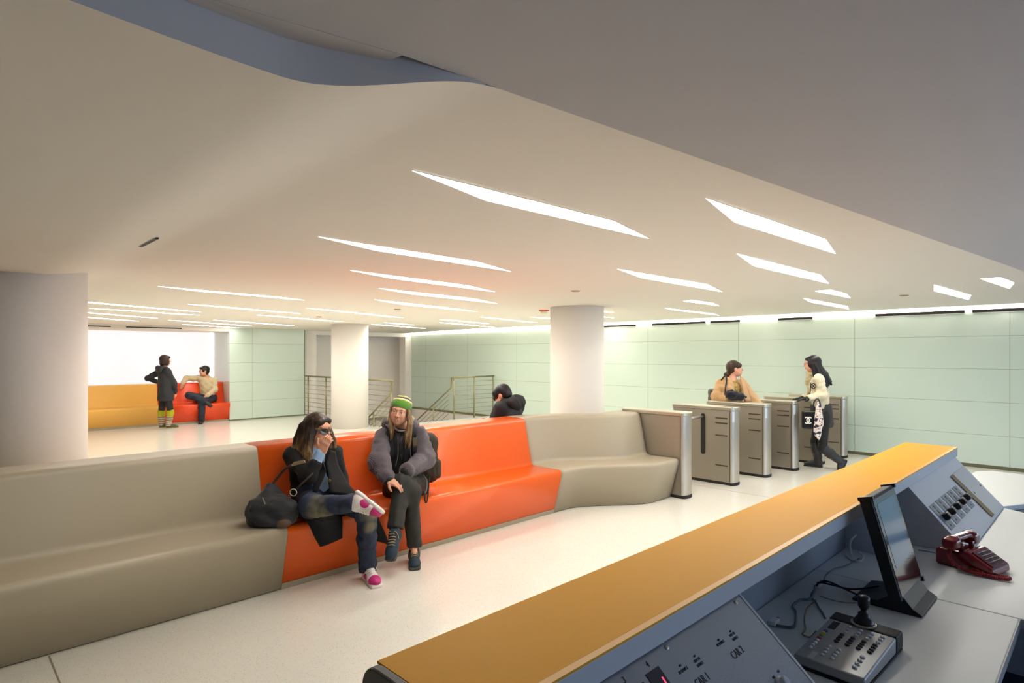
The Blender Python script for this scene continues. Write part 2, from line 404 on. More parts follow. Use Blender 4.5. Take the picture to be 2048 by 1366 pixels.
# alcove with backlit glass over the far bench
bm = B(); box(bm, -3.6, 5.36, 15.47, 16.9, 2.222, 2.45); struct('ceiling_alcove', bm, M['plaster'])
bm = B(); box(bm, -3.6, 5.48, 16.80, 16.9, 0, 2.3); struct('wall_alcove', bm, M['plaster'])
bm = B(); box(bm, -3.7, -3.6, -5, 17.2, 0, 2.6); struct('wall_left_unseen', bm, mat('light_cutting_taupe', srgb(120, 112, 100), .8))  # unseen wall added to keep side light out; dark to cut bounce
bm = B(); box(bm, .3, 10.9, -5, .62, 0, .003); struct('floor_staff_side', bm, mat('navy_carpet', srgb(38, 44, 62), .95))
for i, (x0, x1) in enumerate([(-3.5, .9), (.91, 3.98), (3.99, 5.30)]):
    bm = B(); box(bm, x0, x1, 16.73, 16.79, .60, 2.218)
    o = obj('light_wall_panel', bm, M['backlit'])
    tag(o, ['backlit white glass wall panel above the amber bench, beside the large column', 'backlit white glass wall panel behind the standing woman in the dark coat',
            'backlit white glass wall panel above the seated man in the beige sweater'][i], 'light panel', 'backlit glass panels over the far bench')
bm = B(); box(bm, 5.335, 5.356, 16.69, 16.725, .96, 2.215)
tag(obj('edge_light', bm, M['cove']), 'thin bright vertical light strip at the end of the far red bench', 'light strip')
# stair: opening walls and steps going down away from the desk
bm = B()
for i in range(12): box(bm, 7.37, 9.45, 11.85 + .29 * i, 11.85 + .29 * (i + 1), -2.5, -.17 * (i + 1) - .0)
struct('trim_stair_steps', bm, M['floor'])
bm = B(); box(bm, 9.45, 9.55, 11.86, 15.69, -2.6, -.3); box(bm, 7.30, 7.352, 11.86, 15.7, -2.6, -.001); box(bm, 9.55, 10.95, 11.80, 11.852, -2.6, -.25)
box(bm, 7.3, 11, 11.86, 17, -2.7, -2.6)
struct('wall_stairwell', bm, M['column'])
# assumed unseen glazing behind the desk, added for light: its daylight reaches the desk
bm = B(); box(bm, 3.2, 11.05, -5.1, -5.0, 0, .10); box(bm, 3.2, 11.05, -5.1, -5.0, 2.1, 2.22)
for x in (3.2, 5.15, 7.1, 9.05, 10.97): box(bm, x, x + .08, -5.09, -5.0, .10, 2.1)
struct('window_frame', bm, M['grey_dark'])
for i in range(4):
    x = 3.28 + 1.95 * i; bm = B(); box(bm, x, x + 1.87 - (.02 if i == 3 else 0), -5.07, -5.05, .10, 2.1); struct('window_%d' % (i + 1), bm, M['fill_daylight'])
# columns
for i, (x, y, zt) in enumerate([(.575, 6.235, 2.36), (7.087, 5.794, 2.40), (6.865, 12.25, 2.36)]):
    bm = B(); lathe(bm, [(.41, 0), (.41, zt)], (x, y, 0), seg=96)
    o = struct('column_%d' % (i + 1), bm, M['column'])
    o.data.polygons.foreach_set('use_smooth', [len(p.vertices) == 4 for p in o.data.polygons])
# ================================================================== CEILING LIGHTS
def px4(*p): return [(x, y) for x, y in p]
BIG = [  # outline corners of each luminous slot (tip, far corner, tip, near corner)
    ((825, 340), (1227.6, 441.3), (1296.9, 475.8), (972.7, 399.8)),
    ((637.6, 472.6), (951.6, 522.2), (1021, 541.9), (751, 500)),
    ((701, 540), (935.8, 570.3), (989, 583), (786, 556.6)),
    ((758, 576), (948, 596.7), (993.8, 606.6), (825, 588)),
    ((749, 598.8), (909, 616.4), (955, 623), (807, 609)),
    ((1235, 537.3), (1415, 568.4), (1444, 582.9), (1285, 555.6)),
    ((1412, 395.7), (1651, 477.3), (1671, 506.3), (1469, 443)),
    ((1474, 506.7), (1641, 549), (1657.5, 566.3), (1507, 531)),
    ((1630.6, 581.6), (1661, 578.8), (1692.7, 587), (1701, 595.7)),
    ((1606.6, 596), (1694.8, 611.9), (1697.7, 617.7), (1620, 603.6)),
    ((1868, 569), (1942, 590), (1937, 599), (1868, 581)),
    ((1961, 556.8), (2001, 554), (2028.5, 565), (2019, 576.7)),
    ((1367, 602), (1382, 599.5), (1425.7, 605.7), (1438, 611)),
    ((1330, 615.6), (1425.7, 626.8), (1438, 630.5), (1343, 619)),
    ((316.6, 572), (567.6, 594.4), (608, 600), (399, 582))]
THIN = [((115, 599.5), (401, 623.3)), ((180, 616.3), (399, 630)), ((90, 618.5), (315, 636)), ((90, 628), (278, 641.9)), ((376, 608), (600, 626.7)),
        ((613, 616), (807, 635)), ((515, 629.7), (685.5, 643)), ((426, 639.8), (588, 651)), ((337, 640), (503.5, 651.6)), ((365, 648.6), (508.6, 657.4)),
        ((742.7, 648.6), (852, 656.7)), ((768, 645), (828.7, 649.6)), ((879, 638.6), (978, 647)), ((879, 645), (988, 653.8)), ((960.5, 634), (1075, 645)),
        ((1061, 633.8), (1228, 646)), ((1120, 614), (1228, 625)), ((1120, 623), (1228, 635.5))]
def on_ceiling(x, y):
    z = 2.38
    for _ in range(6):
        p = atz(x, y, z); z = ceil_z(p.x, min(p.y, 15.4))
    return atz(x, y, z)
spots = []
for q in BIG: spots.append([on_ceiling(*p) for p in q])
for p, q in THIN:
    a, b = on_ceiling(*p), on_ceiling(*q)
    if b.y > 15.35:
        t = (15.35 - a.y) / (b.y - a.y)
        b = a + (b - a) * t if 0 < t else b
    d = (b - a); L = d.length; d.normalize(); nrm = V((-d.y, d.x, 0)) * .105
    spots.append([a, b - d * .34 - nrm * -.9, b, a + d * .34 - nrm * .9])
NAMES = ['largest slot light, nearest the bulkhead corner', 'long slot light above the beanie woman, second from the front', 'slot light behind the long one over the orange bench', 'thin slot light, middle of the run of three over the orange bench back',
         'thin slot light, farthest of the run of three over the orange bench', 'slot light between the right column and the turnstiles', 'broad slot light nearest the desk, over the turnstile lanes', 'second broad slot light over the turnstile lanes',
         'short slot light above the walking woman, farther from the mint wall', 'short slot light above the walking woman, nearer the mint wall', 'short blunt slot light by the mint wall past the desk', 'stubby slot light at the right edge, closest to the desk',
         'short slot light just right of the right column', 'short slot light right of the right column, nearer the mint wall', 'long thin slot light past the big left column']
DIR = M['light']
bmT = None
for i, q in enumerate(spots):
    c = sum(q, V()) / 4
    pts = [V((p.x - c.x, p.y - c.y, ceil_z(p.x, min(p.y, 15.4)) - c.z - .004)) for p in q]
    root = empty('ceiling_light', c)
    bm = B(); prism(bm, [p + V((0, 0, 0)) for p in pts], (0, 0, .012)); obj('diffuser', bm, DIR, root)
    bm = B()
    out = [p + (p - V((0, 0, p.z))).normalized() * .012 for p in pts]
    for k in range(4):
        a, b, c2, d = pts[k], pts[(k + 1) % 4], out[(k + 1) % 4], out[k]
        e = V((0, 0, .001)); prism(bm, [a + e, b + e, c2 + e, d + e], (0, 0, .008))
    obj('trim_frame', bm, M['plaster'], root)
    if i < len(NAMES): lab = 'white luminous ' + NAMES[i]
    else:
        near = ['behind the big left column, front of its row', 'behind the big left column, second of its row', 'behind the big left column, third of its row', 'behind the big left column, last before the vent band', 'over the far floor, left of the middle column', 'in front of the middle column, left of it',
                'touching the top of the middle column on its left', 'over the far mint glass box', 'over the far red bench, front one', 'over the far red bench, at the vent band', 'right of the middle column, front of two', 'right of the middle column, rear short one',
                'over the stairs, front of the close pair', 'over the stairs, rear of the close pair', 'over the stair rail by the mint wall', 'passing behind the right column, farthest', 'passing behind the right column, front', 'passing behind the right column, middle'][i - len(NAMES)]
        lab = 'thin white slot light ' + near
    tag(root, lab, 'ceiling light', 'luminous slot lights in the ceiling')
# cove light along the mint wall and its black air slots
bm = B(); box(bm, WALLX - .012, WALLX + .008, -4.8, 15.65, 2.272, 2.362)
tag(obj('cove_light', bm, M['cove']), 'continuous bright light line along the top of the mint glass wall', 'cove light')
for i, (xa, xb) in enumerate([(1209, 1273), (1305, 1412), (1421, 1481), (1557, 1626), (1751, 1930), (1945, 2120)]):
    def yy(px): k = (px - 1024) / F; D = WALLX / (FW[0] + RT[0] * k); return D * (FW[1] + RT[1] * k)
    y0, y1 = sorted((yy(xa), yy(xb)))
    root = empty('air_slot', (WALLX - .02, (y0 + y1) / 2, 2.262)); h = (y1 - y0) / 2
    bm = B(); box(bm, -.006, .018, -h, h, 0, .040); obj('slot', bm, M['dark'], root)
    bm = B(); box(bm, -.008, .0, -h - .006, h + .006, -.006, 0); box(bm, -.008, 0, -h - .006, h + .006, .040, .046); obj('frame', bm, M['white'], root)
    tag(root, ['black linear air slot on the mint wall beside the right column', 'black linear air slot on the mint wall, second from the right column', 'short black air slot above the woman in the tan coat',
               'black air slot above the turnstiles, alone in a bright stretch', 'long black air slot at the top of the mint wall past the turnstiles', 'black air slot at the top of the mint wall, farthest right'][i], 'air vent', 'black air slots along the cove')
for i, (x0, x1) in enumerate([(-1.2, 3.05), (3.47, 4.98)]):
    a = at(175 if i == 0 else 252, 653, 15.47).x; b = at(221.5 if i == 0 else 363.5, 653, 15.47).x
    if i == 0: a -= 1.2
    root = empty('air_slot', ((a + b) / 2, 15.465, 2.262)); h = (b - a) / 2
    bm = B(); box(bm, -h, h, -.004, .004, -.012, .012); obj('slot', bm, M['dark'], root)
    bm = B(); box(bm, -h - .005, h + .005, -.002, .004, -.018, -.012); box(bm, -h - .005, h + .005, -.002, .004, .012, .018); obj('frame', bm, M['plaster'], root)
    tag(root, ['black air slot above the far amber bench beside the big column', 'black air slot over the far backlit wall, above the standing woman'][i], 'air vent', 'black air slots over the far bench')
# small ceiling fittings
def disc(px, py, r, label):
    p = on_ceiling(px, py); root = empty('sprinkler_cover', (p.x, p.y, ceil_z(p.x, p.y)))
    bm = B(); lathe(bm, [(r, 0), (r, -.010), (r * .8, -.014)], seg=24); obj('plate', bm, mat('sprinkler_plate', srgb(170, 140, 96), .4, metal=.3), root)
    bm = B(); lathe(bm, [(r + .012, .001), (r + .012, -.004)], seg=24); obj('ring', bm, M['plaster'], root)
    tag(root, label, 'sprinkler', 'round sprinkler covers in the ceiling')
disc(1151, 581, .05, 'round sprinkler cover in the ceiling in front of the right column')
disc(795, 618, .05, 'round sprinkler cover in the ceiling right of the middle column')
disc(638, 633, .05, 'round sprinkler cover in the ceiling left of the middle column')
disc(1808, 590, .05, 'round sprinkler cover in the ceiling near the mint wall, over the desk end')
disc(763, 655, .045, 'round sprinkler cover in the ceiling just behind the middle column')
p = on_ceiling(1088, 620); root = empty('smoke_detector', (p.x, p.y, ceil_z(p.x, p.y)))
bm = B(); lathe(bm, [(.082, 0), (.082, -.016), (.07, -.022)], seg=32); obj('base', bm, mat('detector_orange', srgb(214, 92, 40), .45), root, smooth=False)
bm = B(); lathe(bm, [(.056, -.02), (.056, -.045), (.046, -.062), (.020, -.068)], seg=32); obj('sensor_head', bm, M['white'], root)
tag(root, 'white smoke detector on an orange base beside the right column top', 'smoke detector')
# dark slit on the wave's slope
a = at(275, 514, 4.95); p0 = V((1.0, 4.35, ceil_z(1.0, 4.35)))
root = empty('air_slot', (.985, 4.24, ceil_z(.985, 4.24) - .004))
bm = B(); box(bm, -.010, .010, -.19, .19, -.004, .006); obj('slot', bm, M['dark'], root)
bm = B(); box(bm, -.014, -.010, -.19, .19, -.002, .006); box(bm, .010, .014, -.19, .19, -.002, .006); obj('frame', bm, M['plaster'], root)
tag(root, 'narrow dark slit on the curved ceiling fold near the big left column', 'air vent')
M['joint'] = mat('joint_dark', srgb(70, 62, 50), .5, metal=.2)
# ================================================================== BENCHES
def fil(pts, r, n=5):
    """round the corners of an open 2D profile; r per corner"""
    out = [pts[0]]
    for i in range(1, len(pts) - 1):
        p, a, b = V(pts[i]), V(pts[i - 1]), V(pts[i + 1]); u = (a - p); w = (b - p); q = min(r[i], u.length * .49, w.length * .49)
        s = p + u.normalized() * q; e = p + w.normalized() * q
        for k in range(n + 1):
            t = k / n; out.append(tuple(s * (1 - t) ** 2 + p * 2 * t * (1 - t) + e * t * t))
    out.append(pts[-1]); return out
half = [(0, .048), (-.105, .425), (-.055, .468), (.325, .462), (.435, .945), (.59, .955)]
def prof(z0):
    p = fil([(.011 if z0 < .02 else 0, z0), (-.112, .462), (.325, .458), (.432, .958), (.59, .955)], [0, .065, .048, .048, 0], 7)
    return p + [(1.18 - u, z) for u, z in p[::-1]][1:]
def bench(name, x0, x1, m, label, toe, group, pm=None, ex=()):
    nx = max(2, int((x1 - x0) / .06)) if ex else 2
    X = [x0 + (x1 - x0) * i / (nx - 1) for i in range(nx)]
    PROF = prof(.048 if pm else .006)
    cx = (x0 + x1) / 2; root = empty(name, (cx, toe(cx) + .59, 0)); oy = toe(cx) + .59
    bm = B(); rows = [[bm.verts.new((x - cx, toe(x) + u - oy, z)) for u, z in PROF] for x in X]
    for a, b in zip(rows, rows[1:]):
        for j in range(len(PROF) - 1): bm.faces.new((a[j], b[j], b[j + 1], a[j + 1]))
        bm.faces.new((a[-1], b[-1], b[0], a[0]))
    bm.faces.new(rows[0]); bm.faces.new(rows[-1][::-1])
    o = obj('seat_shell', bm, m, root); o.data.polygons.foreach_set('use_smooth', [len(p.vertices) == 4 for p in o.data.polygons])
    bm = B(); kp = [(.012, 0), (-.001, .046), (1.181, .046), (1.168, 0)] if pm else [(.022, 0), (.022, .0055), (1.158, .0055), (1.158, 0)]
    rows = [[bm.verts.new((x - cx, toe(x) + u - oy, z)) for u, z in kp] for x in X]
    for a, b in zip(rows, rows[1:]):
        for j in range(len(kp)): bm.faces.new((a[j], b[j], b[(j + 1) % len(kp)], a[(j + 1) % len(kp)]))
    bm.faces.new(rows[0]); bm.faces.new(rows[-1][::-1])
    obj('plinth', bm, pm or M['joint'], root)
    # dark joint at the floor
    return tag(root, label, 'bench', group)
G = 'moulded double-sided benches across the lobby'
flat = lambda x: 4.10
def jog(x): return 4.10 - .485 * sm((x - 4.86) / .92)
bench('bench', -3.5, 1.769, M['beige'], 'long beige moulded bench at the left, ending at the handbag', flat, G)
bench('bench', 1.771, 4.645, M['orange'], 'bright orange moulded bench with two women sitting on it', flat, G, M['beige'])
bench('bench', 4.647, 6.13, M['beige'], 'beige moulded bench that bends forward to the first turnstile', jog, G, ex=(1,))
for p in [o for o in COL.objects if o.name.startswith('plinth')][1:2]: tag(p, 'beige plinth under the orange shell')
fy = lambda x: 15.50
bench('bench', -3.5, 3.868, M['yellow'], 'amber yellow moulded bench under the backlit wall', fy, 'moulded benches under the backlit wall', M['beige'])
bench('bench', 3.87, 5.35, M['red'], 'red moulded bench under the backlit wall where the man sits', fy, 'moulded benches under the backlit wall', M['beige'])
# ================================================================== TURNSTILES
def make_turnstile(arm=False, slot=True, vents=True):
    """local frame: +Y front end (towards the desk) is -Y; right face at x=.105"""
    root = empty('turnstile')
    W, L, H = .105, .88, .985
    bm = B(); box(bm, -W + .004, W - .004, .040, L - .04, .035, H - .045); obj('side_panels', bm, M['steel_dark'], root)
    for y0, nm in ((0, 'front_end'), (L, 'rear_end')):
        s = 1 if y0 == 0 else -1
        pts = []
        n = 14
        for k in range(n + 1):
            a = PI + PI * k / n; pts.append((W * math.cos(a), y0 + s * (.040 + .040 * math.sin(a)), .035))
        pts = [(-W, y0 + s * .052, .035)] + pts + [(W, y0 + s * .052, .035)]
        bm = B(); prism(bm, pts, (0, 0, H - .08)); o = obj(nm, bm, M['steel'], root, bevel=.003)
    bm = B(); pts = []
    for k in range(13): a = PI + PI * k / 12; pts.append(((W + .008) * math.cos(a), .038 + .046 * math.sin(a), H - .043))
    for k in range(13): a = PI * k / 12; pts.append(((W + .008) * math.cos(a), L - .038 + .046 * math.sin(a), H - .043))
    prism(bm, pts, (0, 0, .043)); obj('top_cap', bm, mat('cap_steel', srgb(196, 190, 172), .3, metal=.8) if 'cap' not in M else M['cap'], root, bevel=.008, seg=3)
    bm = B(); prism(bm, [((x * (W - .004) / (W + .008)), y, .0) for x, y, z in pts], (0, 0, .036)); obj('base_plinth', bm, M['dark'], root)
    bm = B(); box(bm, -W - .002, W + .002, .053, .057, .04, H - .045); obj('panel_joint', bm, mat('joint_dark', srgb(92, 84, 70), .5, metal=.3) if 'joint' not in M else M['joint'], root)
    for z in (.842, .778, .622, .242) if vents else ():
        bm = B(); box(bm, -W - .0015, W + .0015, .085, .245, z - .007, z + .007); obj('vent_slot', bm, M['joint'], root)
    pts = []
    for k in range(6): a = PI + .35 + .55 * k / 5; pts.append(V(((W + .003) * math.cos(a), .040 + .0425 * math.sin(a), .80)))
    inn = [V((p.x * .9, .05 + (p.y - .05) * .9, p.z)) for p in pts[::-1]]
    bm = B(); prism(bm, pts + inn, (0, 0, .13))
    if vents: obj('reader_window', bm, M['reader'], root)
    else: bm.free()
    if slot:
        bm = B(); q = []
        for k in range(9): a = PI * k / 8; q.append((-W - .003, .415 + .030 * math.cos(a), .855 + .032 * math.sin(a)))
        for k in range(9): a = PI + PI * k / 8; q.append((-W - .003, .415 + .030 * math.cos(a), .39 + .032 * math.sin(a)))
        prism(bm, q, (.012, 0, 0)); obj('arm_slot', bm, M['dark'], root)
    if arm:
        bm = B(); tube(bm, [(-W, .415, .845), (-W - .62, .40, .845)], .017, 12); obj('barrier_arm', bm, M['rail_bright'], root, smooth=True)
    return root
M['cap'] = mat('cap_steel', srgb(200, 194, 176), .3, metal=.8)
M['rail_bright'] = mat('polished_arm', srgb(225, 222, 214), .25, metal=.7)
TG = 'stainless steel turnstiles in a row to the mint wall'
tl = ['stainless turnstile at the end of the beige bench, nearest the desk', 'stainless turnstile with a barrier arm across the wide lane, second from the bench', 'stainless turnstile in front of the woman in the tan coat, third from the bench',
      'stainless turnstile behind the tan coat woman, fourth from the bench', 'stainless turnstile partly hidden behind the walking woman', 'stainless turnstile standing closest to the mint wall']
first = None
for i, (xr, yf) in enumerate([(6.354, 3.45), (7.399, 3.36), (8.196, 3.28), (8.946, 3.19), (9.753, 3.105), (10.583, 3.03)]):
    if i == 0: r = make_turnstile(slot=False, vents=False)
    elif i == 1: r = make_turnstile(arm=True)
    elif i == 2: r = first = make_turnstile()
    else: r = copy_tree(first)
    r.location = (xr - .105, yf, 0); tag(r, tl[i], 'turnstile', TG)
# ================================================================== STAIR RAILINGS
def railing(pts, posts, slope, name, label, down=None):
    """level rail pts -> end return and sloping rail going down the stair (+Y)"""
    base = V(pts[0]); root = empty(name, (base.x, base.y, 0))
    off = V((base.x, base.y, 0)); R_ = lambda p: V(p) - off
    top = [V(p) for p in pts]
    bm = B(); tube(bm, [R_(p) for p in top], .021, 10); obj('handrail', bm, M['rail'], root, smooth=True)
    e = top[-1] if slope == 'end' else top[0]
    s0 = V((e.x, e.y + .06, .80)); s1 = V((e.x, e.y + 2.6, .80 - 2.6 * .62))
    bm = B(); tube(bm, [R_(e), R_(e + V((0, .05, -.01))), R_(s0 + V((0, 0, .02))), R_(s0), R_(s1)], .018, 10); obj('stair_handrail', bm, M['rail'], root, smooth=True)
    for p in posts:
        bm = B(); tube(bm, [R_((p[0], p[1], 0)), R_((p[0], p[1], 1.06))], .019, 8)
        obj('post', bm, M['rail'], root, smooth=True)
    for t in (.75, 1.6):
        q = s0 + (s1 - s0) * (t / 2.6); bm = B(); tube(bm, [R_((q.x, q.y, q.z - .95)), R_(q)], .017, 8); obj('stair_post', bm, M['rail'], root, smooth=True)
    for k in range(1, 9):
        z = 1.07 - .115 * k; bm = B()
        tube(bm, [R_((p[0], p[1], z)) for p in (top[0], top[-1])], .006, 6); obj('cable', bm, M['rail'], root)
    for k in range(1, 7):
        bm = B(); tube(bm, [R_(s0 + V((0, .1, -.062 - .12 * k))), R_(s1 + V((0, 0, -.12 * k)))], .006, 6); obj('stair_cable', bm, M['rail'], root)
    return tag(root, label, 'railing', 'steel cable railings around the stair')
railing([(7.28, 15.4, 1.07), (7.28, 11.13, 1.07)], [(7.28, 15.2), (7.28, 14.2), (7.28, 13.2), (7.28, 12.2), (7.28, 11.2)], 'end', 'stair_railing', 'steel cable railing passing behind the middle column beside the stair')
railing([(9.475, 11.79, 1.07), (10.90, 11.79, 1.07)], [(9.52, 11.79), (10.2, 11.79), (10.86, 11.79)], 'start', 'stair_railing', 'steel cable railing by the mint wall, beyond the hooded person')
# ================================================================== STAFFED DESK
DZ = .78
root = empty('reception_desk', (2.45, .62, 0)); O = V((2.45, .62, 0))
def part(name, bm, m, parent=root, off=O, **k):
    bmesh.ops.translate(bm, verts=bm.verts[:], vec=-off); return obj(name, bm, m, parent, **k)
X0, X1 = .575, 4.36
bm = B(); box(bm, X0, X1, .665, .928, 1.047, 1.096); part('counter_slab', bm, M['grey'], bevel=.003)
bm = B(); box(bm, X0, X1, .680, .930, 1.096, 1.101); part('counter_laminate', bm, M['amber'])
bm = B(); box(bm, X0, X1, .664, .680, 1.0955, 1.1008); part('edge_band', bm, M['amber_edge'])
# moulded front with a rounded shoulder, and the end panel that follows it
sh = [(.905, 1.047), (.935, 1.04), (.945, 1.0), (.945, 0), (.90, 0), (.90, 1.047)]
bm = B(); prism(bm, [(X0, y, z) for y, z in sh], (X1 - X0, 0, 0)); part('front_panel', bm, M['grey_light'])
ep = [(.23, 0), (.23, DZ), (.40, DZ), (.66, 1.02), (.66, 1.1015)] + [(.905 + .045 * math.sin(PI / 2 * k / 8), 1.0565 + .045 * math.cos(PI / 2 * k / 8)) for k in range(9)] + [(.95, 0)]
bm = B(); prism(bm, [(X0 - .020, y, z) for y, z in ep], (.020, 0, 0)); part('end_panel', bm, M['grey_dark'], bevel=.004)
bm = B(); box(bm, X0, X1, .86, .90, 0, 1.047); part('back_panel', bm, mat('blue_grey_laminate', srgb(150, 158, 170), .5))
bm = B(); box(bm, X0, 2.563, .226, .859, .748, DZ); part('worktop', bm, M['worktop'], bevel=.003)
bm = B(); prism(bm, [(2.567, .859, .748), (4.352, .859, .748), (4.356, .446, .748), (4.30, .355, .748), (4.05, -.75, .748), (2.567, -.75, .748)], (0, 0, DZ - .748)); part('return_worktop', bm, M['worktop'], bevel=.003)
bm = B(); box(bm, X0, 2.563, .223, .226, .748, DZ); part('worktop_edge', bm, M['grey_light'])
for q in ((2.60, 2.63, -.7, .2), (4.0, 4.03, -.6, .85), (1.6, 1.63, .26, .85)):
    bm = B(); box(bm, *q, 0, .747); part('support_panel', bm, M['grey'])
bm = B(); prism(bm, [(2.95, .86, 1.046), (2.95, .80, 1.046), (2.95, .71, DZ), (2.95, .86, DZ)], (.018, 0, 0)); part('gusset', bm, M['grey'])
tag(root, 'long staffed desk with an amber counter ledge and white worktop', 'desk')
# second worktop past the desk end
root = empty('side_table', (5.4, 0, 0)); O2 = V((5.4, 0, 0))
rp = [(4.37, .47), (5.37, .755), (5.58, .74), (5.69, .66), (5.67, .44), (5.47, -.9), (4.9, -.9), (4.555, .378)]
bm = B(); prism(bm, [(x, y, .75) for x, y in rp], (0, 0, .03)); part('top', bm, M['worktop'], root, O2, bevel=.004)
bm = B(); prism(bm, [(x * .94 + .32, y * .9 - .02, 0) for x, y in rp], (0, 0, .75)); part('base', bm, mat('slate_panel', srgb(110, 122, 142), .5), root, O2)
tag(root, 'white worktop with a rounded corner beyond the end of the desk', 'table')
# ---- elevator console (left, brushed steel, CAR 1 / CAR 2)
C1 = V((1.05, .69, 0)); root = empty('elevator_console', (1.05, .69, DZ)); O3 = V((1.05, .69, DZ))
D1 = V((0, -.7518, -.6594)); U1 = -D1; N1 = V((1, 0, 0)).cross(U1)     # down the slope, up the slope, face normal
N1 = N1 if N1.z > 0 else -N1
def on1(x, t, h=0): return V((x, .69, 1.035)) + D1 * t + N1 * h
CX0 = .60
prof = [on1(0, 0), on1(0, .375), V((0, .405, DZ + .001)), V((0, .855, DZ + .001)), V((0, .855, 1.035))]
bm = B(); prism(bm, [(CX0, p.y, p.z - .003 if i < 2 else p.z) for i, p in enumerate(prof)], (1.494 - CX0, 0, 0)); part('housing', bm, M['grey_dark'], root, O3)
M['face'] = mat('brushed_face_plate', srgb(168, 172, 177), .27, metal=.9, aniso=.6, bump=(180, .04))
bm = B(); prism(bm, [on1(CX0, .002, 0), on1(1.494, .002, 0), on1(1.494, .376, 0), on1(CX0, .376, 0)], N1 * .003); part('face_plate', bm, M['face'], root, O3)
bm = B(); prism(bm, [on1(1.488, .0, .003), on1(1.497, .0, .003), on1(1.497, .376, .003), on1(1.488, .376, .003)], N1 * .0012); part('edge_strip', bm, M['grey_light'], root, O3)
for x, t in ((1.453, .018), (1.125, .018), (.80, .018), (1.453, .355)):
    bm = B(); lathe(bm, [(.0055, 0), (.0055, .0015), (.003, .0025)], on1(x, t, .003), N1, 14); part('screw', bm, M['cap'], root, O3)
def txt1(s, x, t, size, width=.8, align='CENTER', nm='lettering', m=None):
    return text_bm(nm, s, on1(x, t, .0032) - O3, (1, 0, 0), U1, size, m or M['ink'], root, width, align)
txt1('CAR 2', 1.322, .112, .0235, .82); txt1('CAR 1', 1.158, .112, .0235, .82)
for x in (1.292, 1.126): txt1('IN SERVICE', x, .073, .0088, .8)
for x in (1.351, 1.184):
    txt1('OUT OF', x, .0725, .0088, .8); txt1('SERVICE', x, .0825, .0088, .8)
txt1('4', 1.043, .031, .0175, .85); txt1('3', .961, .031, .0175, .85); txt1('2', .88, .031, .0175, .85); txt1('1', .80, .031, .0175, .85)
txt1('OFF', 1.375, .188, .008, .8); txt1('ON', 1.405, .186, .008, .8)
for x, t in ((1.293, .0625), (1.353, .0625), (1.126, .060), (1.185, .061), (1.0, .048)):
    bm = B(); lathe(bm, [(.0022, 0), (.0022, .002), (.001, .003)], on1(x, t, .003), N1, 10); part('indicator_lamp', bm, M['blackm'], root, O3)
bm = B(); prism(bm, [on1(1.020, .038, .003), on1(1.067, .038, .003), on1(1.067, .14, .003), on1(1.020, .14, .003)], N1 * .0015); dsp = part('floor_display', bm, mat('dark_display', srgb(36, 30, 40), .15, coat=.4), root, O3)
bm = B(); prism(bm, [on1(1.054, .058, .0047), on1(1.0575, .058, .0047), on1(1.0575, .10, .0047), on1(1.054, .10, .0047)], N1 * .0004); part('red_digit', bm, M['redled'], dsp, O3)
bm = B(); lathe(bm, [(.016, 0), (.016, .004), (.011, .006), (.011, .016), (.008, .018)], on1(1.383, .204, .003), N1, 24); part('key_switch', bm, M['reader'], root, O3)
tag(root, 'brushed steel elevator console marked CAR 1 and CAR 2 under the amber ledge', 'control panel')
# ---- sloping switch box with five fader plates (right)
root = empty('switch_box', (3.78, .66, DZ)); O4 = V((3.78, .66, DZ))
D2 = V((0, -.6606, -.7507)); U2 = -D2; N2 = V((0, -.7507, .6606))
def on2(x, t, h=0): return V((x, .675, 1.04)) + D2 * t + N2 * h
bm = B(); prism(bm, [(3.215, y, z) for y, z in ((.675, 1.04), (.452, .787), (.452, DZ + .001), (.855, DZ + .001), (.855, 1.04))], (4.345 - 3.215, 0, 0)); part('housing', bm, M['grey'], root, O4, bevel=.002)
bm = B(); prism(bm, [on2(3.215, 0, 0), on2(4.345, 0, 0), on2(4.345, .337, 0), on2(3.215, .337, 0)], N2 * .002); part('face_plate', bm, mat('pale_blue_grey', srgb(200, 207, 216), .42), root, O4)
bm = B(); prism(bm, [on2(3.97, .062, .002), on2(4.31, .062, .002), on2(4.31, .325, .002), on2(4.02, .325, .002)], N2 * .0025); part('cover_plate', bm, M['grey_light'], root, O4)
bm = B(); prism(bm, [on2(3.917, .064, .002), on2(3.985, .064, .002), on2(4.03, .322, .002), on2(3.962, .322, .002)], N2 * .006); part('wood_strip', bm, M['wood'], root, O4)
for x, t in ((4.285, .186), (4.06, .192)):
    bm = B(); lathe(bm, [(.006, 0), (.006, .0012)], on2(x, t, .0045), N2, 12); part('screw_hole', bm, M['dark'], root, O4)
bl = mat('grey_fader_plate', srgb(112, 122, 136), .4)
for i in range(5):
    x = 3.247 + .1315 * i
    bm = B(); prism(bm, [on2(x, .110, .002), on2(x + .098, .110, .002), on2(x + .105, .234, .002), on2(x + .008, .234, .002)], N2 * .002); f = part('fader_plate', bm, bl, root, O4)
    bm = B()
    for a, b in ((.117, .132), (.141, .158), (.214, .222)): prism(bm, [on2(x + .046, a, .004), on2(x + .056, a, .004), on2(x + .058, b, .004), on2(x + .048, b, .004)], N2 * .0008)
    part('fader_slot', bm, M['ink'], f, O4)
    bm = B(); obox(bm, on2(x + .066, .181, .016), (1, 0, 0), U2, N2, .024, .0165, .013); part('fader_knob', bm, M['black'], f, O4, bevel=.008, seg=3)
tag(root, 'sloping grey switch box with five black fader knobs at the desk end', 'control panel')
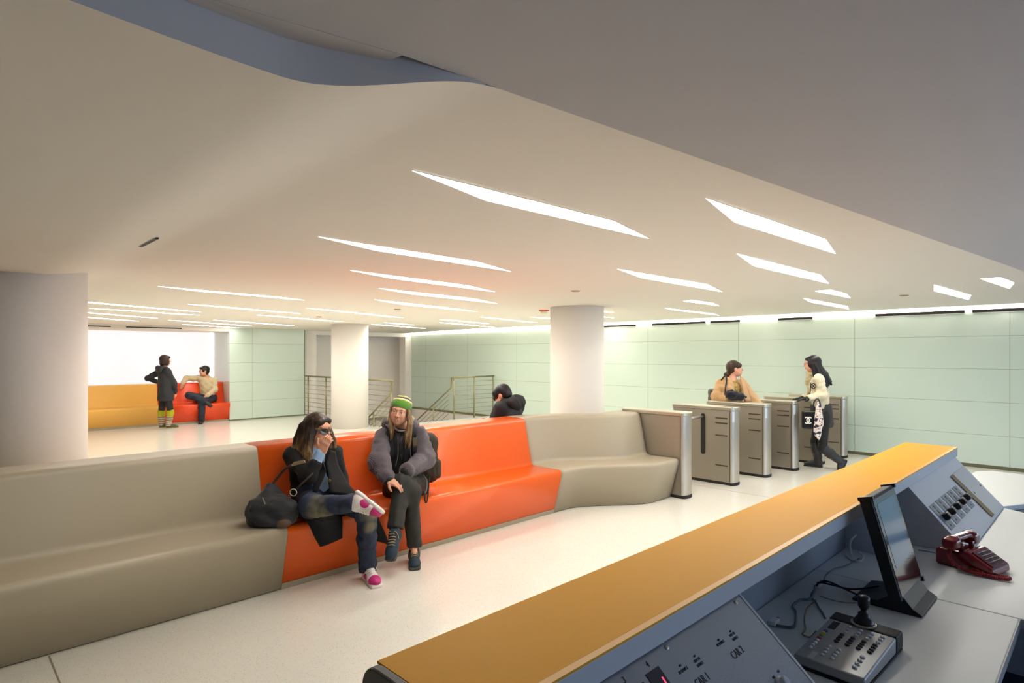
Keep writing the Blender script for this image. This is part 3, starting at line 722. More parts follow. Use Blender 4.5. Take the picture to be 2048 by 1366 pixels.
# ---- touch monitor
root = empty('touch_monitor', (2.466, .535, DZ + .0005)); root.scale = (.956,) * 3; O5 = V((2.58, .56, .742))
ti = V((0, .095, .34)).normalized(); tn = V((0, -ti.z, ti.y)); Bc = V((2.43, .528, .792))
def onm(x, t, h=0): return Bc + V((x, 0, 0)) + ti * t + tn * h
bm = B(); prism(bm, [onm(-.004, -.006), onm(.304, -.006), onm(.304, .356), onm(-.004, .356)], -tn * .042); part('casing', bm, M['blackm'], root, O5, bevel=.006)
bm = B(); prism(bm, [onm(.006, .004, .0), onm(.294, .004, .0), onm(.294, .346, .0), onm(.006, .346, .0)], tn * .002); part('front_glass', bm, mat('screen_glass', srgb(14, 16, 18), .06, spec=.7, coat=.8), root, O5)
bm = B(); prism(bm, [onm(.035, .10, .0022), onm(.265, .10, .0022), onm(.265, .325, .0022), onm(.035, .325, .0022)], tn * .0006); part('screen_reflection', bm, mat('blue_reflection_glow', srgb(30, 44, 60), .08, coat=.6, emit=srgb(80, 122, 160), estr=.28), root, O5)  # faint blue glow painted in for the reflection in the glass
for x in (-.006, .296):
    bm = B(); obox(bm, onm(x + .005, .354, -.018), (1, 0, 0), ti, tn, .007, .008, .026); part('corner_cap', bm, M['black'], root, O5, bevel=.003)
bm = B(); obox(bm, onm(.302, -.002, -.01), (1, 0, 0), ti, tn, .008, .010, .018); part('hinge_cap', bm, M['black'], root, O5, bevel=.004)
fp = [(.472, .742), (.472, .749), (.50, .765), (.525, .795), (.545, .83), (.565, .83), (.575, .79), (.61, .765), (.69, .750), (.69, .742)]
bm = B(); prism(bm, [(2.445, y, z) for y, z in fp], (.245, 0, 0)); part('foot', bm, M['black'], root, O5, bevel=.002)
tag(root, 'black touch monitor tilted back on a wedge foot on the desk', 'monitor')
# ---- camera controller keyboard with joystick
root = empty('camera_controller', (1.883, .540, DZ + .001), math.radians(-2)); root.scale = (.956,) * 3 
bm = B(); prism(bm, [(-.165, y0, z) for y0, z in ((-.096, .002), (.096, .002), (.096, .036), (-.096, .036))], (0, 0, 0.0001)); bm.free()
bm = B(); prism(bm, [(-.165, .094, .006), (-.165, .094, .034), (.115, .094, .055), (.115, .094, .006)], (0, -.188, 0)); obj('case', bm, mat('silver_plastic', srgb(168, 172, 174), .35, metal=.35), root, bevel=.005)
bm = B(); prism(bm, [(.115, .096, .006), (.115, .096, .057), (.172, .096, .060), (.178, .096, .050), (.178, .096, .006)], (0, -.192, 0)); obj('joystick_strip', bm, M['blackm'], root, bevel=.006)
bm = B(); box(bm, -.168, .176, -.095, .095, 0, .006); obj('base_plate', bm, M['dark'], root)
def kz(a): return .034 + (.021) * (a + .165) / .28
def kp(a, r, h=0): return V((a, .094 - r, kz(a) + h))          # a along the keyboard (away), r to the right
bm = B(); prism(bm, [kp(.046, .018, .0), kp(.10, .018, 0), kp(.10, .038, 0), kp(.046, .038, 0)], (0, 0, .0015)); obj('display', bm, mat('lcd_dark', srgb(60, 60, 66), .2), root)
kn = V((-.075, 0, 1)).normalized()
mk = {'clear': mat('clear_key', srgb(206, 210, 212), .15, metal=.5), 'dark': mat('dark_key', srgb(58, 54, 56), .15, metal=.4), 'red': mat('red_key', srgb(150, 60, 56), .3), 'green': mat('green_key', srgb(80, 150, 70), .3), 'yellow': mat('yellow_key', srgb(190, 180, 70), .3), 'blue': mat('blue_key', srgb(70, 90, 160), .3)}
def key(a, r, c):
    bm = B(); lathe(bm, [(.0070, -.001), (.0070, .002), (.0052, .0048), (.001, .0056)], kp(a, r), kn, 12); obj('key', bm, mk[c], root, smooth=True)
for i in range(4):
    for j in range(3): key(.093 - .020 * j, .068 + .030 * i, 'clear')
for i in range(4):
    for j in range(4): key(.030 - .0165 * j, .066 + .030 * i, 'dark')
for i in range(2):
    for j in range(4): key(-.062 - .019 * j, .062 + .026 * i, 'clear')
for j in range(4): key(-.060 - .022 * j, .150, 'clear')
for j, c in enumerate(['blue', 'yellow', 'green', 'red', 'clear', 'clear', 'clear', 'clear']): key(.022 - .0175 * j, .022, c)
bm = B(); prism(bm, [kp(-.160, .036), kp(-.115, .036), kp(-.115, .050), kp(-.160, .050)], (0, 0, .001)); obj('label_plate', bm, M['grey_light'], root)
jc = V((.140, .002, .058))
bm = B(); lathe(bm, [(.036, 0), (.036, .004), (.032, .005)], jc, seg=32); js = obj('joystick', bm, M['cap'], root, smooth=False)
bm = B(); lathe(bm, [(.030, .004), (.030, .010), (.024, .016), (.021, .022), (.016, .026), (.016, .034), (.009, .038), (.007, .048)], jc, seg=24); obj('rubber_boot', bm, M['black'], js, smooth=True)
bm = B(); lathe(bm, [(.010, .046), (.0165, .058), (.0175, .075), (.0165, .086), (.012, .090), (.002, .091)], jc, seg=20); obj('knob', bm, M['black'], js, smooth=True)
tag(root, 'silver camera controller keyboard with black joystick on the worktop', 'keyboard')
# ---- red desk phone
ph = math.radians(75.5 - 90); root = empty('telephone', (3.045, .415, DZ + .0005), ph); root.scale = (.82,) * 3      # local -Y = towards the user
RM = mat('red_phone_plastic', srgb(120, 12, 16), .22, coat=.5); RM2 = mat('red_phone_cord', srgb(140, 24, 30), .35)
sp = [(.125, .004), (.125, .075), (.105, .088), (.02, .082), (.0, .098), (-.02, .096), (-.118, .040), (-.122, .004)]
bm = B(); prism(bm, [(-.092, y, z) for y, z in sp], (.184, 0, 0)); obj('body', bm, RM, root, bevel=.010, seg=3)
bm = B()
for x in (-.05, .05):
    for y in (.075, .025): box(bm, x - .012, x + .012, y - .010, y + .010, .07, .118)
obj('cradle', bm, RM, root, bevel=.005)
h = [bx((0, .05, .142), (.105, .021, .015), None, .012, .01)] + [bx((s * .098, .05, .122), (.030, .034, .026), None, .014, .02) for s in (-1, 1)] + [el((s * .098, .05, .104), (.031, .033, .014), None, .01) for s in (-1, 1)]
solid('handset', h, .004, RM, root)
fd = V((0, .098, -.056)).normalized()
bm = B(); fn = V((0, .056 * -1, .098)).normalized()
prism(bm, [V((x, -.02 + t * -.098, .096 - t * .056)) + V((0, -.0005, .0008)) for x, t in ((-.07, .06), (.07, .06), (.07, .94), (-.07, .94))], V((0, -.0015, .003))); obj('keypad_plate', bm, mat('dark_red_plate', srgb(84, 14, 18), .3), root)
for i in range(4):
    for j in range(3):
        c = V((-.040 + .040 * j, -.02 - .098 * (.20 + .17 * i), .096 - .056 * (.20 + .17 * i))) + V((0, -.003, .0055)); bm = B()
        obox(bm, c, (1, 0, 0), -fd, V((0, -.49, .87)), .012, .0075, .003); obj('phone_key', bm, mk['clear'] if j != 1 else M['grey_light'], root, bevel=.0015)
bm = B(); prism(bm, [V((.02 + x, -.110 - .001 + y * .3, .047 - y * .1)) for x, y in ((0, 0), (.03, 0), (.03, .02), (0, .02))], V((0, -.001, .002))); obj('name_card', bm, M['white'], root)
pth = spline([(-.100, .052, .095), (-.125, .048, .066), (-.135, .01, .030), (-.125, -.045, .014), (-.105, -.10, .012), (-.085, -.165, .012), (-.055, -.168, .013), (-.068, -.12, .013), (-.090, -.075, .014), (-.091, -.03, .018)], 16)
cp = []; s = 0
for a, b in zip(pth, pth[1:]):
    d = (b - a); n = max(1, int(d.length / .00055)); q1, q2, _ = frame_of(d)
    for k in range(n):
        s += d.length / n; th = s / .0068 * 2 * PI; cp.append(a + d * k / n + (q1 * math.cos(th) + q2 * math.sin(th)) * .0062)
bm = B(); tube(bm, cp, .0036, 6); obj('coiled_cord', bm, RM2, root, smooth=True)
tag(root, 'dark red desk telephone with a coiled cord on the worktop', 'telephone')
# ---- cables on the desk
def cable(pts, r, m, label, cat='cable', grp='loose cables behind the monitor'):
    bm = B(); tube(bm, spline(pts, 10), r, 8); return tag(obj('cable', bm, m, smooth=True), label, cat, grp)
cg = mat('grey_cable', srgb(98, 112, 116), .5); cw = mat('white_cable', srgb(214, 214, 210), .5); ct = mat('tan_cable', srgb(140, 128, 100), .5)
zc = DZ + .0055
def d_(x, y, h=0): return atz(x, y, zc + h)
cable([d_(1536, 1244), d_(1560, 1252), d_(1588, 1252), d_(1592, 1225), d_(1585, 1212), d_(1600, 1200, .005), d_(1618, 1198, .01), d_(1628, 1186, .02), d_(1630, 1172, .02)], .0042, cg, 'thick grey cable snaking from the elevator console edge')
cable([d_(1630, 1178, .012), d_(1622, 1192), d_(1632, 1205), d_(1638, 1216), d_(1645, 1226), d_(1650, 1236)], .0036, cg, 'short grey cable ending beside the camera controller')
cable([d_(1632, 1200), d_(1618, 1212), d_(1612, 1222), d_(1609, 1240), d_(1611, 1258), d_(1605, 1268), d_(1620, 1274), d_(1632, 1262)], .0024, ct, 'thin tan cable looped at the corner of the camera controller')
cable([d_(1632, 1172, .008), d_(1640, 1165, .02), d_(1665, 1170, .02), d_(1700, 1178, .012), d_(1735, 1176, .012), d_(1757, 1172, .02)], .0034, M['black'], 'black cable running to the back of the touch monitor')
cable([d_(1634, 1166, .01), d_(1655, 1163, .028), d_(1690, 1178, .028), d_(1730, 1196, .012), d_(1760, 1202, .01), d_(1772, 1198, .02)], .0034, M['black'], 'longer black cable drooping in front of the monitor foot')
cable([d_(1648, 1162), d_(1652, 1150), d_(1668, 1138), d_(1690, 1132), d_(1706, 1124), d_(1718, 1117)], .0024, cg, 'thin grey cable from the cable tangle towards the gusset')
cable([d_(1704, 1112), d_(1700, 1095, .02), d_(1702, 1080, .05), d_(1712, 1070, .07)], .0042, cw, 'white cable rising beside the gusset under the ledge')
cable([d_(1692, 1110), d_(1706, 1120), d_(1722, 1122), d_(1726, 1112), d_(1718, 1104, .01)], .0046, cw, 'white cable curled on the worktop at the gusset foot')
cable([d_(1640, 1192), d_(1665, 1200), d_(1690, 1205), d_(1712, 1206)], .0016, ct, 'very thin tan wire lying behind the camera controller')
cable([atz(1836, 1100, zc), atz(1850, 1102, zc), atz(1868, 1105, zc), atz(1880, 1108, zc + .004)], .0022, cg, 'grey telephone line at the back of the red phone', 'cable', 'cables by the phone')
bm = B(); box(bm, 2.98, 3.03, .842, .8595, 1.0, 1.02); tag(obj('blue_tape', bm, mat('blue_tape', srgb(40, 90, 200), .5)), 'small piece of bright blue tape under the amber ledge', 'tape')
for i, (x, y, lab) in enumerate([(1636, 1172, 'white plug among the cable tangle behind the controller'), (1548, 1246, 'white plug at the end of the thick grey cable by the console')]):
    p = d_(x, y); root = empty('plug', p)
    bm = B(); box(bm, -.022, .022, -.012, .012, -.003, .012); obj('plug_body', bm, M['white'], root, bevel=.004)
    bm = B(); tube(bm, [(.022, 0, .004), (.034, 0, .004)], .005, 8); obj('strain_relief', bm, cg, root)
    tag(root, lab, 'plug', 'plugs on the desk')
# ================================================================== PEOPLE
def atD(px, py, D):
    r = (px - 1024) / F * D
    return V((FW[0] * D + RT[0] * r, FW[1] * D + RT[1] * r, EYE - (py - HY) * D / F))
SK = mat('skin_warm', srgb(228, 172, 142), .5, spec=.35, var=(14, srgb(212, 150, 120), .35))
SKP = mat('skin_pale', srgb(232, 178, 148), .5, spec=.35, var=(14, srgb(214, 148, 122), .35))
LIP = mat('lips', srgb(176, 92, 84), .4)
EYEW = mat('eye_white', srgb(226, 222, 214), .2); EYEI = mat('eye_iris', srgb(50, 34, 24), .15)
BROW = mat('brow_hair', srgb(64, 44, 30), .7)
TOOTH = mat('teeth', srgb(236, 228, 214), .3)
class Head:
    """head frame: x towards the person's right, y forward, z up; origin between the ears at eye height"""
    def __init__(s, c, f, u=(0, 0, 1), k=1.0):
        s.c = V(c); s.f = V(f).normalized(); u = V(u); s.u = (u - s.f * u.dot(s.f)).normalized(); s.r = s.f.cross(s.u); s.k = k
    def p(s, x, y, z): return s.c + (s.r * x + s.f * y + s.u * z) * s.k
    def R(s): return (s.r, s.f, s.u)
    def el(s, x, y, z, a, b, c, k=.015, **kw): return el(s.p(x, y, z), (a * s.k, b * s.k, c * s.k), s.R(), k, **kw)
    def prims(s):
        q = [s.el(0, -.012, .028, .073, .092, .084, .03), s.el(0, .016, -.030, .060, .070, .084, .03), s.el(0, .048, -.086, .034, .034, .026, .03),
             s.el(0, .072, .024, .052, .018, .013, .02)]
        for x in (-1, 1):
            q += [s.el(x * .036, .062, -.030, .024, .022, .024, .02), s.el(x * .046, .03, -.066, .022, .038, .026, .03)]
        q += [rc(s.p(0, .084, .006), s.p(0, .108, -.028), .0075 * s.k, .0105 * s.k, .008), s.el(-.010, .092, -.033, .008, .009, .007, .006), s.el(.010, .092, -.033, .008, .009, .007, .006)]
        for x in (-1, 1): q.append(s.el(x * .031, .094, .002, .019, .016, .011, .012, op='s'))
        for x in (-1, 1): q += [s.el(x * .031, .0755, .0105, .0165, .0145, .0085, .004), s.el(x * .031, .0755, -.0085, .0155, .0135, .006, .004)]
        for x in (-1, 1): q.append(s.el(x * .076, -.012, -.012, .009, .020, .031, .006))
        q += [s.el(0, .080, -.060, .024, .014, .012, .012)]
        return q
    def face(s, parent, eyes=True, smile=0, h=.0028, brow=BROW, lip=LIP, teeth=False):
        if eyes:
            for x in (-1, 1):
                bm = B(); c = s.p(x * .031, .0755, .003)
                bmesh.ops.create_uvsphere(bm, u_segments=16, v_segments=12, radius=.0125 * s.k, matrix=Matrix.Translation(c))
                for fc in bm.faces: fc.material_index = 1 if (fc.calc_center_median() - c).normalized().dot((s.f + s.u * .02).normalized()) > .86 else 0
                obj('eye', bm, [EYEW, EYEI], parent, smooth=True)
                solid('eyebrow', chain([s.p(x * .014, .090, .020), s.p(x * .030, .089, .026), s.p(x * .046, .078, .021)], [.0024 * s.k, .0030 * s.k, .0016 * s.k], .004), h, brow, parent, 1)
        cz = .004 * smile
        w_ = .024 + .0065 * smile; t_ = 1 - .18 * smile; q = chain([s.p(-w_, .0775 - .001 * smile, -.062 + cz * 2.0), s.p(-.011, .0905, -.0595), s.p(0, .0918, -.0605), s.p(.011, .0905, -.0595), s.p(w_, .0775 - .001 * smile, -.062 + cz * 2.0)], [.003 * t_, .0046 * t_, .0042 * t_, .0046 * t_, .003 * t_], .004)
        q += chain([s.p(-w_ * .95, .0785 - .001 * smile, -.063 + cz * 1.2), s.p(-.012, .0885, -.0675 - cz * .3), s.p(0, .0905, -.0690 - cz * .5), s.p(.012, .0885, -.0675 - cz * .3), s.p(w_ * .95, .0785 - .001 * smile, -.063 + cz * 1.2)], [.0028 * t_, .0046 * t_, .0052 * t_, .0046 * t_, .0028 * t_], .004)
        if teeth: solid('teeth', chain([s.p(-.018, .0835, -.0615 + cz * .5), s.p(0, .0915, -.0640), s.p(.018, .0835, -.0615 + cz * .5)], [.0026, .0036, .0026], .003), .0022, TOOTH, parent, 1)
        solid('lips', q, h, lip, parent, 1)
def hand(w, d, n, side=1, k=1.0, curl=(.25, .35, .3), spread=.02, thumb=.5):
    """right-angle frame hand: w wrist, d finger direction, n palm normal; side=+1 puts the thumb on +(d x n)"""
    w = V(w); d = V(d).normalized(); n = V(n); n = (n - d * n.dot(d)).normalized(); l = d.cross(n) * side
    q = [bx(w + d * .046 * k, (.036 * k, .044 * k, .013 * k), (l, d, n), .012 * k, .012), rc(w - d * .01, w + d * .03 * k, .023 * k, .026 * k, .02, (n, 1.4))]
    for i, L in enumerate((.070, .078, .072, .056)):
        b = w + d * .083 * k + l * (.027 - .018 * i) * k; dd = (d + l * (1.5 - i) * spread).normalized(); a = 0; r0 = .0088 * k
        for j, fr in enumerate((.46, .30, .24)):
            a += curl[j] * (1 + .08 * i); v = dd * math.cos(a) + n * math.sin(a); e = b + v * L * fr * k
            q.append(rc(b, e, r0, r0 * .92, .004)); b = e; r0 *= .92
    b = w + d * .022 * k + l * .026 * k; v = (d * .62 + l * .72 + n * .28 * thumb * 2).normalized(); e = b + v * .042 * k
    q.append(rc(b, e, .0135 * k, .0105 * k, .010)); v2 = (d * .85 + l * .40 + n * .4 * thumb * 2).normalized(); e2 = e + v2 * .032 * k
    q += [rc(e, e2, .0105 * k, .0088 * k, .005)]
    return q
def body(J, H, hands=(), k=1.0, neck=.047):
    """one continuous figure through the joints J"""
    q = H.prims()
    nb = V(J['neck']); q += [rc(H.p(0, -.020, -.060), nb, neck * k, (neck + .006) * k, .03)]
    pel, wst, ch = V(J['pelvis']), V(J['waist']), V(J['chest'])
    fwd = V(J['front']); fl = (fwd, 1.35)
    q += [rc(pel, wst, .130 * k, .112 * k, .05, fl), rc(wst, ch, .112 * k, .128 * k, .05, fl), rc(ch, nb, .11 * k, .055 * k, .06, fl), rc(J['shR'], J['shL'], .048 * k, .048 * k, .05)]
    for s in 'RL':
        q += [rc(J['sh' + s], J['el' + s], .046 * k, .037 * k, .03), rc(J['el' + s], J['wr' + s], .038 * k, .024 * k, .02)]
        q += [rc(J['hip' + s], J['kn' + s], .078 * k, .052 * k, .05), rc(J['kn' + s], J['an' + s], .053 * k, .034 * k, .03)]
        if 'toe' + s in J: q += [rc(J['an' + s], V(J['an' + s]) * .5 + V(J['toe' + s]) * .5, .032 * k, .022 * k, .015), rc(V(J['an' + s]) * .5 + V(J['toe' + s]) * .5, J['toe' + s], .022 * k, .018 * k, .015)]
    for h in hands: q += h
    return q
def strands(H, starts, flow, n, r0, r1, seed, k=.006):
    rg = random.Random(seed); q = []
    for i in range(n):
        t = rg.random(); pts = flow(t, rg); q += chain(pts, [r0 + (r1 - r0) * j / (len(pts) - 1) for j in range(len(pts))], k)
    return q
def hairmat(name, c, dark, scale=60, axis='X'):
    m = mat(name, c, .42, spec=.4); nt = m.node_tree; b = nt.nodes['Principled BSDF']; tc = nt.nodes.new('ShaderNodeTexCoord')
    mp = nt.nodes.new('ShaderNodeMapping'); mp.inputs['Scale'].default_value = (1, 1, .06); nt.links.new(tc.outputs['Object'], mp.inputs[0])
    ns = nt.nodes.new('ShaderNodeTexNoise'); ns.inputs['Scale'].default_value = scale * 1.6; nt.links.new(mp.outputs[0], ns.inputs['Vector'])
    r = nt.nodes.new('ShaderNodeValToRGB'); r.color_ramp.elements[0].position = .35; r.color_ramp.elements[1].position = .65; r.color_ramp.elements[0].color = dark; r.color_ramp.elements[1].color = c
    nt.links.new(ns.outputs['Fac'], r.inputs['Fac']); nt.links.new(r.outputs['Color'], b.inputs['Base Color'])
    bp = nt.nodes.new('ShaderNodeBump'); bp.inputs['Strength'].default_value = .6; bp.inputs['Distance'].default_value = .006; nt.links.new(ns.outputs['Fac'], bp.inputs['Height']); nt.links.new(bp.outputs['Normal'], b.inputs['Normal'])
    return m
def zoned(name, c, c2, spheres):
    m = mat(name, c, .4); nt = m.node_tree; b = nt.nodes['Principled BSDF']; tc = nt.nodes.new('ShaderNodeTexCoord'); prev = None
    for p, r in spheres:
        d = nt.nodes.new('ShaderNodeVectorMath'); d.operation = 'DISTANCE'; d.inputs[1].default_value = p; nt.links.new(tc.outputs['Object'], d.inputs[0])
        l = nt.nodes.new('ShaderNodeMath'); l.operation = 'LESS_THAN'; l.inputs[1].default_value = r; nt.links.new(d.outputs['Value'], l.inputs[0])
        if prev is None: prev = l.outputs[0]
        else:
            x = nt.nodes.new('ShaderNodeMath'); x.operation = 'MAXIMUM'; nt.links.new(prev, x.inputs[0]); nt.links.new(l.outputs[0], x.inputs[1]); prev = x.outputs[0]
    mx = nt.nodes.new('ShaderNodeMix'); mx.data_type = 'RGBA'; mx.inputs[6].default_value = c; mx.inputs[7].default_value = c2
    nt.links.new(prev, mx.inputs[0]); nt.links.new(mx.outputs[2], b.inputs['Base Color'])
    return m
def shoe(parent, heel, toe, up, L, m_up, m_sole, m_lace, sw=1.0, high=0, accents=None, m_acc=None, h=.004):
    """shoe lying from heel to toe; heel/toe are sole points, up = away from the sole"""
    heel = V(heel); f = (V(toe) - heel).normalized(); u = V(up); u = (u - f * u.dot(f)).normalized(); r = f.cross(u); P = lambda x, y, z: heel + r * x + f * y + u * z
    R = (r, f, u)
    q = [el(P(0, .045, .048), (.036 * sw, .046, .046), R, .02), rc(P(0, .06, .045), P(0, L - .07, .036), .040 * sw, .040 * sw, .03, (u, 1.15)), el(P(0, L - .062, .036), (.044 * sw, .062, .031), R, .02),
         rc(P(0, .062, .06), P(0, .055, .090 + high), .040, .038, .02), rc(P(0, .070, .080), P(0, L * .60, .052), .036, .034, .02)]
    ac = []
    if m_acc:
        m_up = zoned(m_up.name + '_panels', m_up.node_tree.nodes['Principled BSDF'].inputs['Base Color'].default_value[:], m_acc, [(P(0, L - .028, .03), .062), (P(0, -.006, .05), .034), (P(.05, .115, .035), .036), (P(-.05, .115, .035), .036)])
        m_acc = None
    if False:
        ac = [dict(el(P(0, L - .02, .03), (.06, .05, .05), R, .0, mi=1), op='paint'), dict(el(P(0, .0, .04), (.06, .03, .06), R, .0, mi=1), op='paint'), dict(el(P(0, .10, .02), (.08, .045, .030), R, .0, mi=1), op='paint')]
    s = solid('shoe', q + ac, h, [m_up, m_acc] if m_acc else m_up, parent)
    solid('sole', [bx(P(0, L * .28, .011), (.034 * sw, L * .27, .0115), R, .010, .02), bx(P(0, L * .72, .011), (.041 * sw, L * .26, .0115), R, .010, .02), el(P(0, L - .055, .011), (.041 * sw, .052, .013), R, .02), el(P(0, .045, .012), (.036 * sw, .045, .014), R, .02)], h, m_sole, s)
    if m_lace:
        bm = B()
        for i in range(5):
            y = .088 + .019 * i; z = .1125 - .0068 * i
            tube(bm, [P(-.028, y - .004, z - .014), P(-.013, y, z), P(.013, y + .004, z), P(.028, y, z - .014)], .0036, 6)
        tube(bm, spline([P(0, .082, .116), P(.024, .072, .122), P(.040, .088, .108), P(.008, .086, .117)], 5), .0026, 6); tube(bm, spline([P(0, .082, .116), P(-.024, .076, .122), P(-.044, .095, .100), P(-.046, .11, .080)], 5), .0026, 6)
        obj('laces', bm, m_lace, s, smooth=True)
    return s
def denim(name, c, fade, spots):
    """denim worn pale at the given points"""
    m = mat(name, c, .75, bump=(220, .12)); nt = m.node_tree; b = nt.nodes['Principled BSDF']; tc = nt.nodes.new('ShaderNodeTexCoord'); prev = None
    for sp, r in spots:
        d = nt.nodes.new('ShaderNodeVectorMath'); d.operation = 'DISTANCE'; d.inputs[1].default_value = sp; nt.links.new(tc.outputs['Object'], d.inputs[0])
        dv = nt.nodes.new('ShaderNodeMath'); dv.operation = 'DIVIDE'; dv.inputs[1].default_value = r; nt.links.new(d.outputs['Value'], dv.inputs[0])
        if prev is None: prev = dv.outputs[0]
        else:
            mn = nt.nodes.new('ShaderNodeMath'); mn.operation = 'MINIMUM'; nt.links.new(prev, mn.inputs[0]); nt.links.new(dv.outputs[0], mn.inputs[1]); prev = mn.outputs[0]
    n = nt.nodes.new('ShaderNodeTexNoise'); n.inputs['Scale'].default_value = 22; nt.links.new(tc.outputs['Object'], n.inputs['Vector'])
    ad = nt.nodes.new('ShaderNodeMath'); ad.operation = 'MULTIPLY_ADD'; ad.inputs[1].default_value = .5; nt.links.new(n.outputs['Fac'], ad.inputs[0]); nt.links.new(prev, ad.inputs[2])
    r = nt.nodes.new('ShaderNodeValToRGB'); r.color_ramp.elements[0].position = .55; r.color_ramp.elements[0].color = fade; r.color_ramp.elements[1].position = 1.25; r.color_ramp.elements[1].color = c
    sc = nt.nodes.new('ShaderNodeMath'); sc.operation = 'MULTIPLY'; sc.inputs[1].default_value = .8; nt.links.new(ad.outputs[0], sc.inputs[0]); r.color_ramp.elements[1].position = 1.0
    nt.links.new(sc.outputs[0], r.inputs['Fac']); nt.links.new(r.outputs['Color'], b.inputs['Base Color'])
    return m
def hem(a, d, r=.09):
    """trims a trouser leg square at ankle a, d pointing to the foot"""
    return bx(V(a) + V(d) * .07, (r, r, .07), frame_of(d), .004, .006, op='s')
def folds(amp, fr, seed):
    rg = np.random.default_rng(seed); vs = rg.normal(size=(5, 3)); ph = rg.uniform(0, 6, 5)
    def w(x, y, z):
        o = 0
        for v, p in zip(vs, ph): o = o + np.sin((x * v[0] + y * v[1] + z * v[2]) * fr + p + 1.3 * np.sin((x * v[1] - y * v[2] + z * v[0]) * fr * .5))
        return o * amp / 2.2
    return w
# ------------------------------------------------------------------ woman in sunglasses (ankle on knee)
def woman_sunglasses():
    f1 = V((-.35, -.94, 0)).normalized(); r1 = f1.cross(VU)             # r1: her right
    hip = at(641, 990, 4.24); sh = at(627, 909, 4.30)
    hf = VR * .92 - VF * .38 - VU * .06
    H = Head(at(636, 857, 4.27), hf, VU + VR * .04, 1.0)
    J = dict(pelvis=hip + V((0, .03, .01)), waist=hip * .55 + sh * .45 + V((0, .05, 0)), chest=hip * .2 + sh * .8 + V((0, .02, 0)), neck=sh + V((0, 0, .035)), front=f1,
             shR=sh + r1 * .150, shL=sh - r1 * .150, elR=at(617, 951, 4.10), wrR=at(642, 906, 4.085), elL=at(681, 957, 4.22), wrL=at(686, 990, 4.05),
             hipR=hip + r1 * .08, hipL=hip - r1 * .08 + V((0, -.02, -.02)), knR=at(622, 1013, 3.96), anR=at(712, 1007, 3.66), knL=at(733, 1022, 3.80), anL=at(735, 1139, 3.86))
    fdR = (VR * .80 - VU * .50 - VF * .30).normalized(); upR = -(VU * .72 + VR * .42 + VF * .30); upR = (upR - fdR * upR.dot(fdR)).normalized()
    toeL = atz(746, 1163, .02); J['toeL'] = V((toeL.x, toeL.y, .05)); J['toeR'] = J['anR'] + fdR * .13 - upR * .045
    hd = hand(J['wrR'], VU * .88 + VR * .42 - VF * .05, VF * .8 + VR * .2, side=1, curl=(.22, .7, .6), spread=.03, thumb=.1)
    # thumb side must face left in the picture
    hdl = hand(J['wrL'], V((.2, -.8, -.3)), V((0, 0, -1)), side=1, curl=(.3, .4, .3))
    p = solid('person', body(J, H, [hd, hdl]), .0048, SK)
    H.face(p, eyes=False, lip=LIP)
    tag(p, 'seated woman in sunglasses and an open black coat, hand at her mouth', 'person')
    # wraparound sunglasses
    gd = mat('sunglass_lens', srgb(64, 48, 36), .08, coat=.6)
    def gp(x, z, o=0): return H.p(x, .1045 - 9.0 * x * x + o, z)
    L = []
    for s_ in (-1, 1): L.append([(s_ * (.034 + .029 * math.cos(a) * (1 if math.cos(a) * 1 > 0 else .95)), -.006 + (.024 if math.sin(a) < 0 else .019) * math.sin(a)) for a in [2 * PI * i / 20 for i in range(20)]])
    bm = B()
    for pts in L: prism(bm, [gp(x, z) for x, z in pts], H.f * .003)
    g = obj('sunglasses', bm, gd, p)
    bm = B()
    for pts in L: tube(bm, [gp(x, z, .002) for x, z in pts] + [gp(*pts[0], .002)], .0034, 6)
    tube(bm, [gp(-.008, .006, .002), gp(0, .008, .003), gp(.008, .006, .002)], .0034, 6)
    for s_ in (-1, 1):
        pl_ = [gp(s_ * .060, .004), H.p(s_ * .076, .055, .006), H.p(s_ * .083, .02, .004)]
        for dz in (-.005, 0, .005): tube(bm, [q_ + H.u * dz for q_ in pl_], .0035, 8)
    obj('frame', bm, mat('glasses_frame', srgb(96, 84, 64), .3), g, smooth=True)
    # hair: long, brown fading to blond ends
    hm = mat('brown_hair_fading_blond', srgb(52, 36, 27), .42, spec=.4); nt = hm.node_tree; bs = nt.nodes['Principled BSDF']; tc = nt.nodes.new('ShaderNodeTexCoord')
    sx = nt.nodes.new('ShaderNodeSeparateXYZ'); nt.links.new(tc.outputs['Object'], sx.inputs[0]); ns = nt.nodes.new('ShaderNodeTexNoise'); ns.inputs['Scale'].default_value = 60
    mp = nt.nodes.new('ShaderNodeMapping'); mp.inputs['Scale'].default_value = (1, 1, .06); nt.links.new(tc.outputs['Object'], mp.inputs[0]); nt.links.new(mp.outputs[0], ns.inputs['Vector'])
    mr = nt.nodes.new('ShaderNodeMapRange'); mr.inputs[1].default_value = H.c.z - .02; mr.inputs[2].default_value = H.c.z - .26; nt.links.new(sx.outputs['Z'], mr.inputs[0])
    ad = nt.nodes.new('ShaderNodeMath'); ad.operation = 'MULTIPLY_ADD'; ad.inputs[1].default_value = 1.5; nt.links.new(ns.outputs['Fac'], ad.inputs[0]); nt.links.new(mr.outputs[0], ad.inputs[2])
    rp = nt.nodes.new('ShaderNodeValToRGB'); rp.color_ramp.elements[0].position = .38; rp.color_ramp.elements[0].color = srgb(34, 24, 19); rp.color_ramp.elements[1].position = .88; rp.color_ramp.elements[1].color = srgb(150, 116, 68)
    e_ = rp.color_ramp.elements.new(.58); e_.color = srgb(70, 48, 33)
    sc = nt.nodes.new('ShaderNodeMath'); sc.operation = 'MULTIPLY'; sc.inputs[1].default_value = .56; nt.links.new(ad.outputs[0], sc.inputs[0]); nt.links.new(sc.outputs[0], rp.inputs['Fac']); nt.links.new(rp.outputs['Color'], bs.inputs['Base Color'])
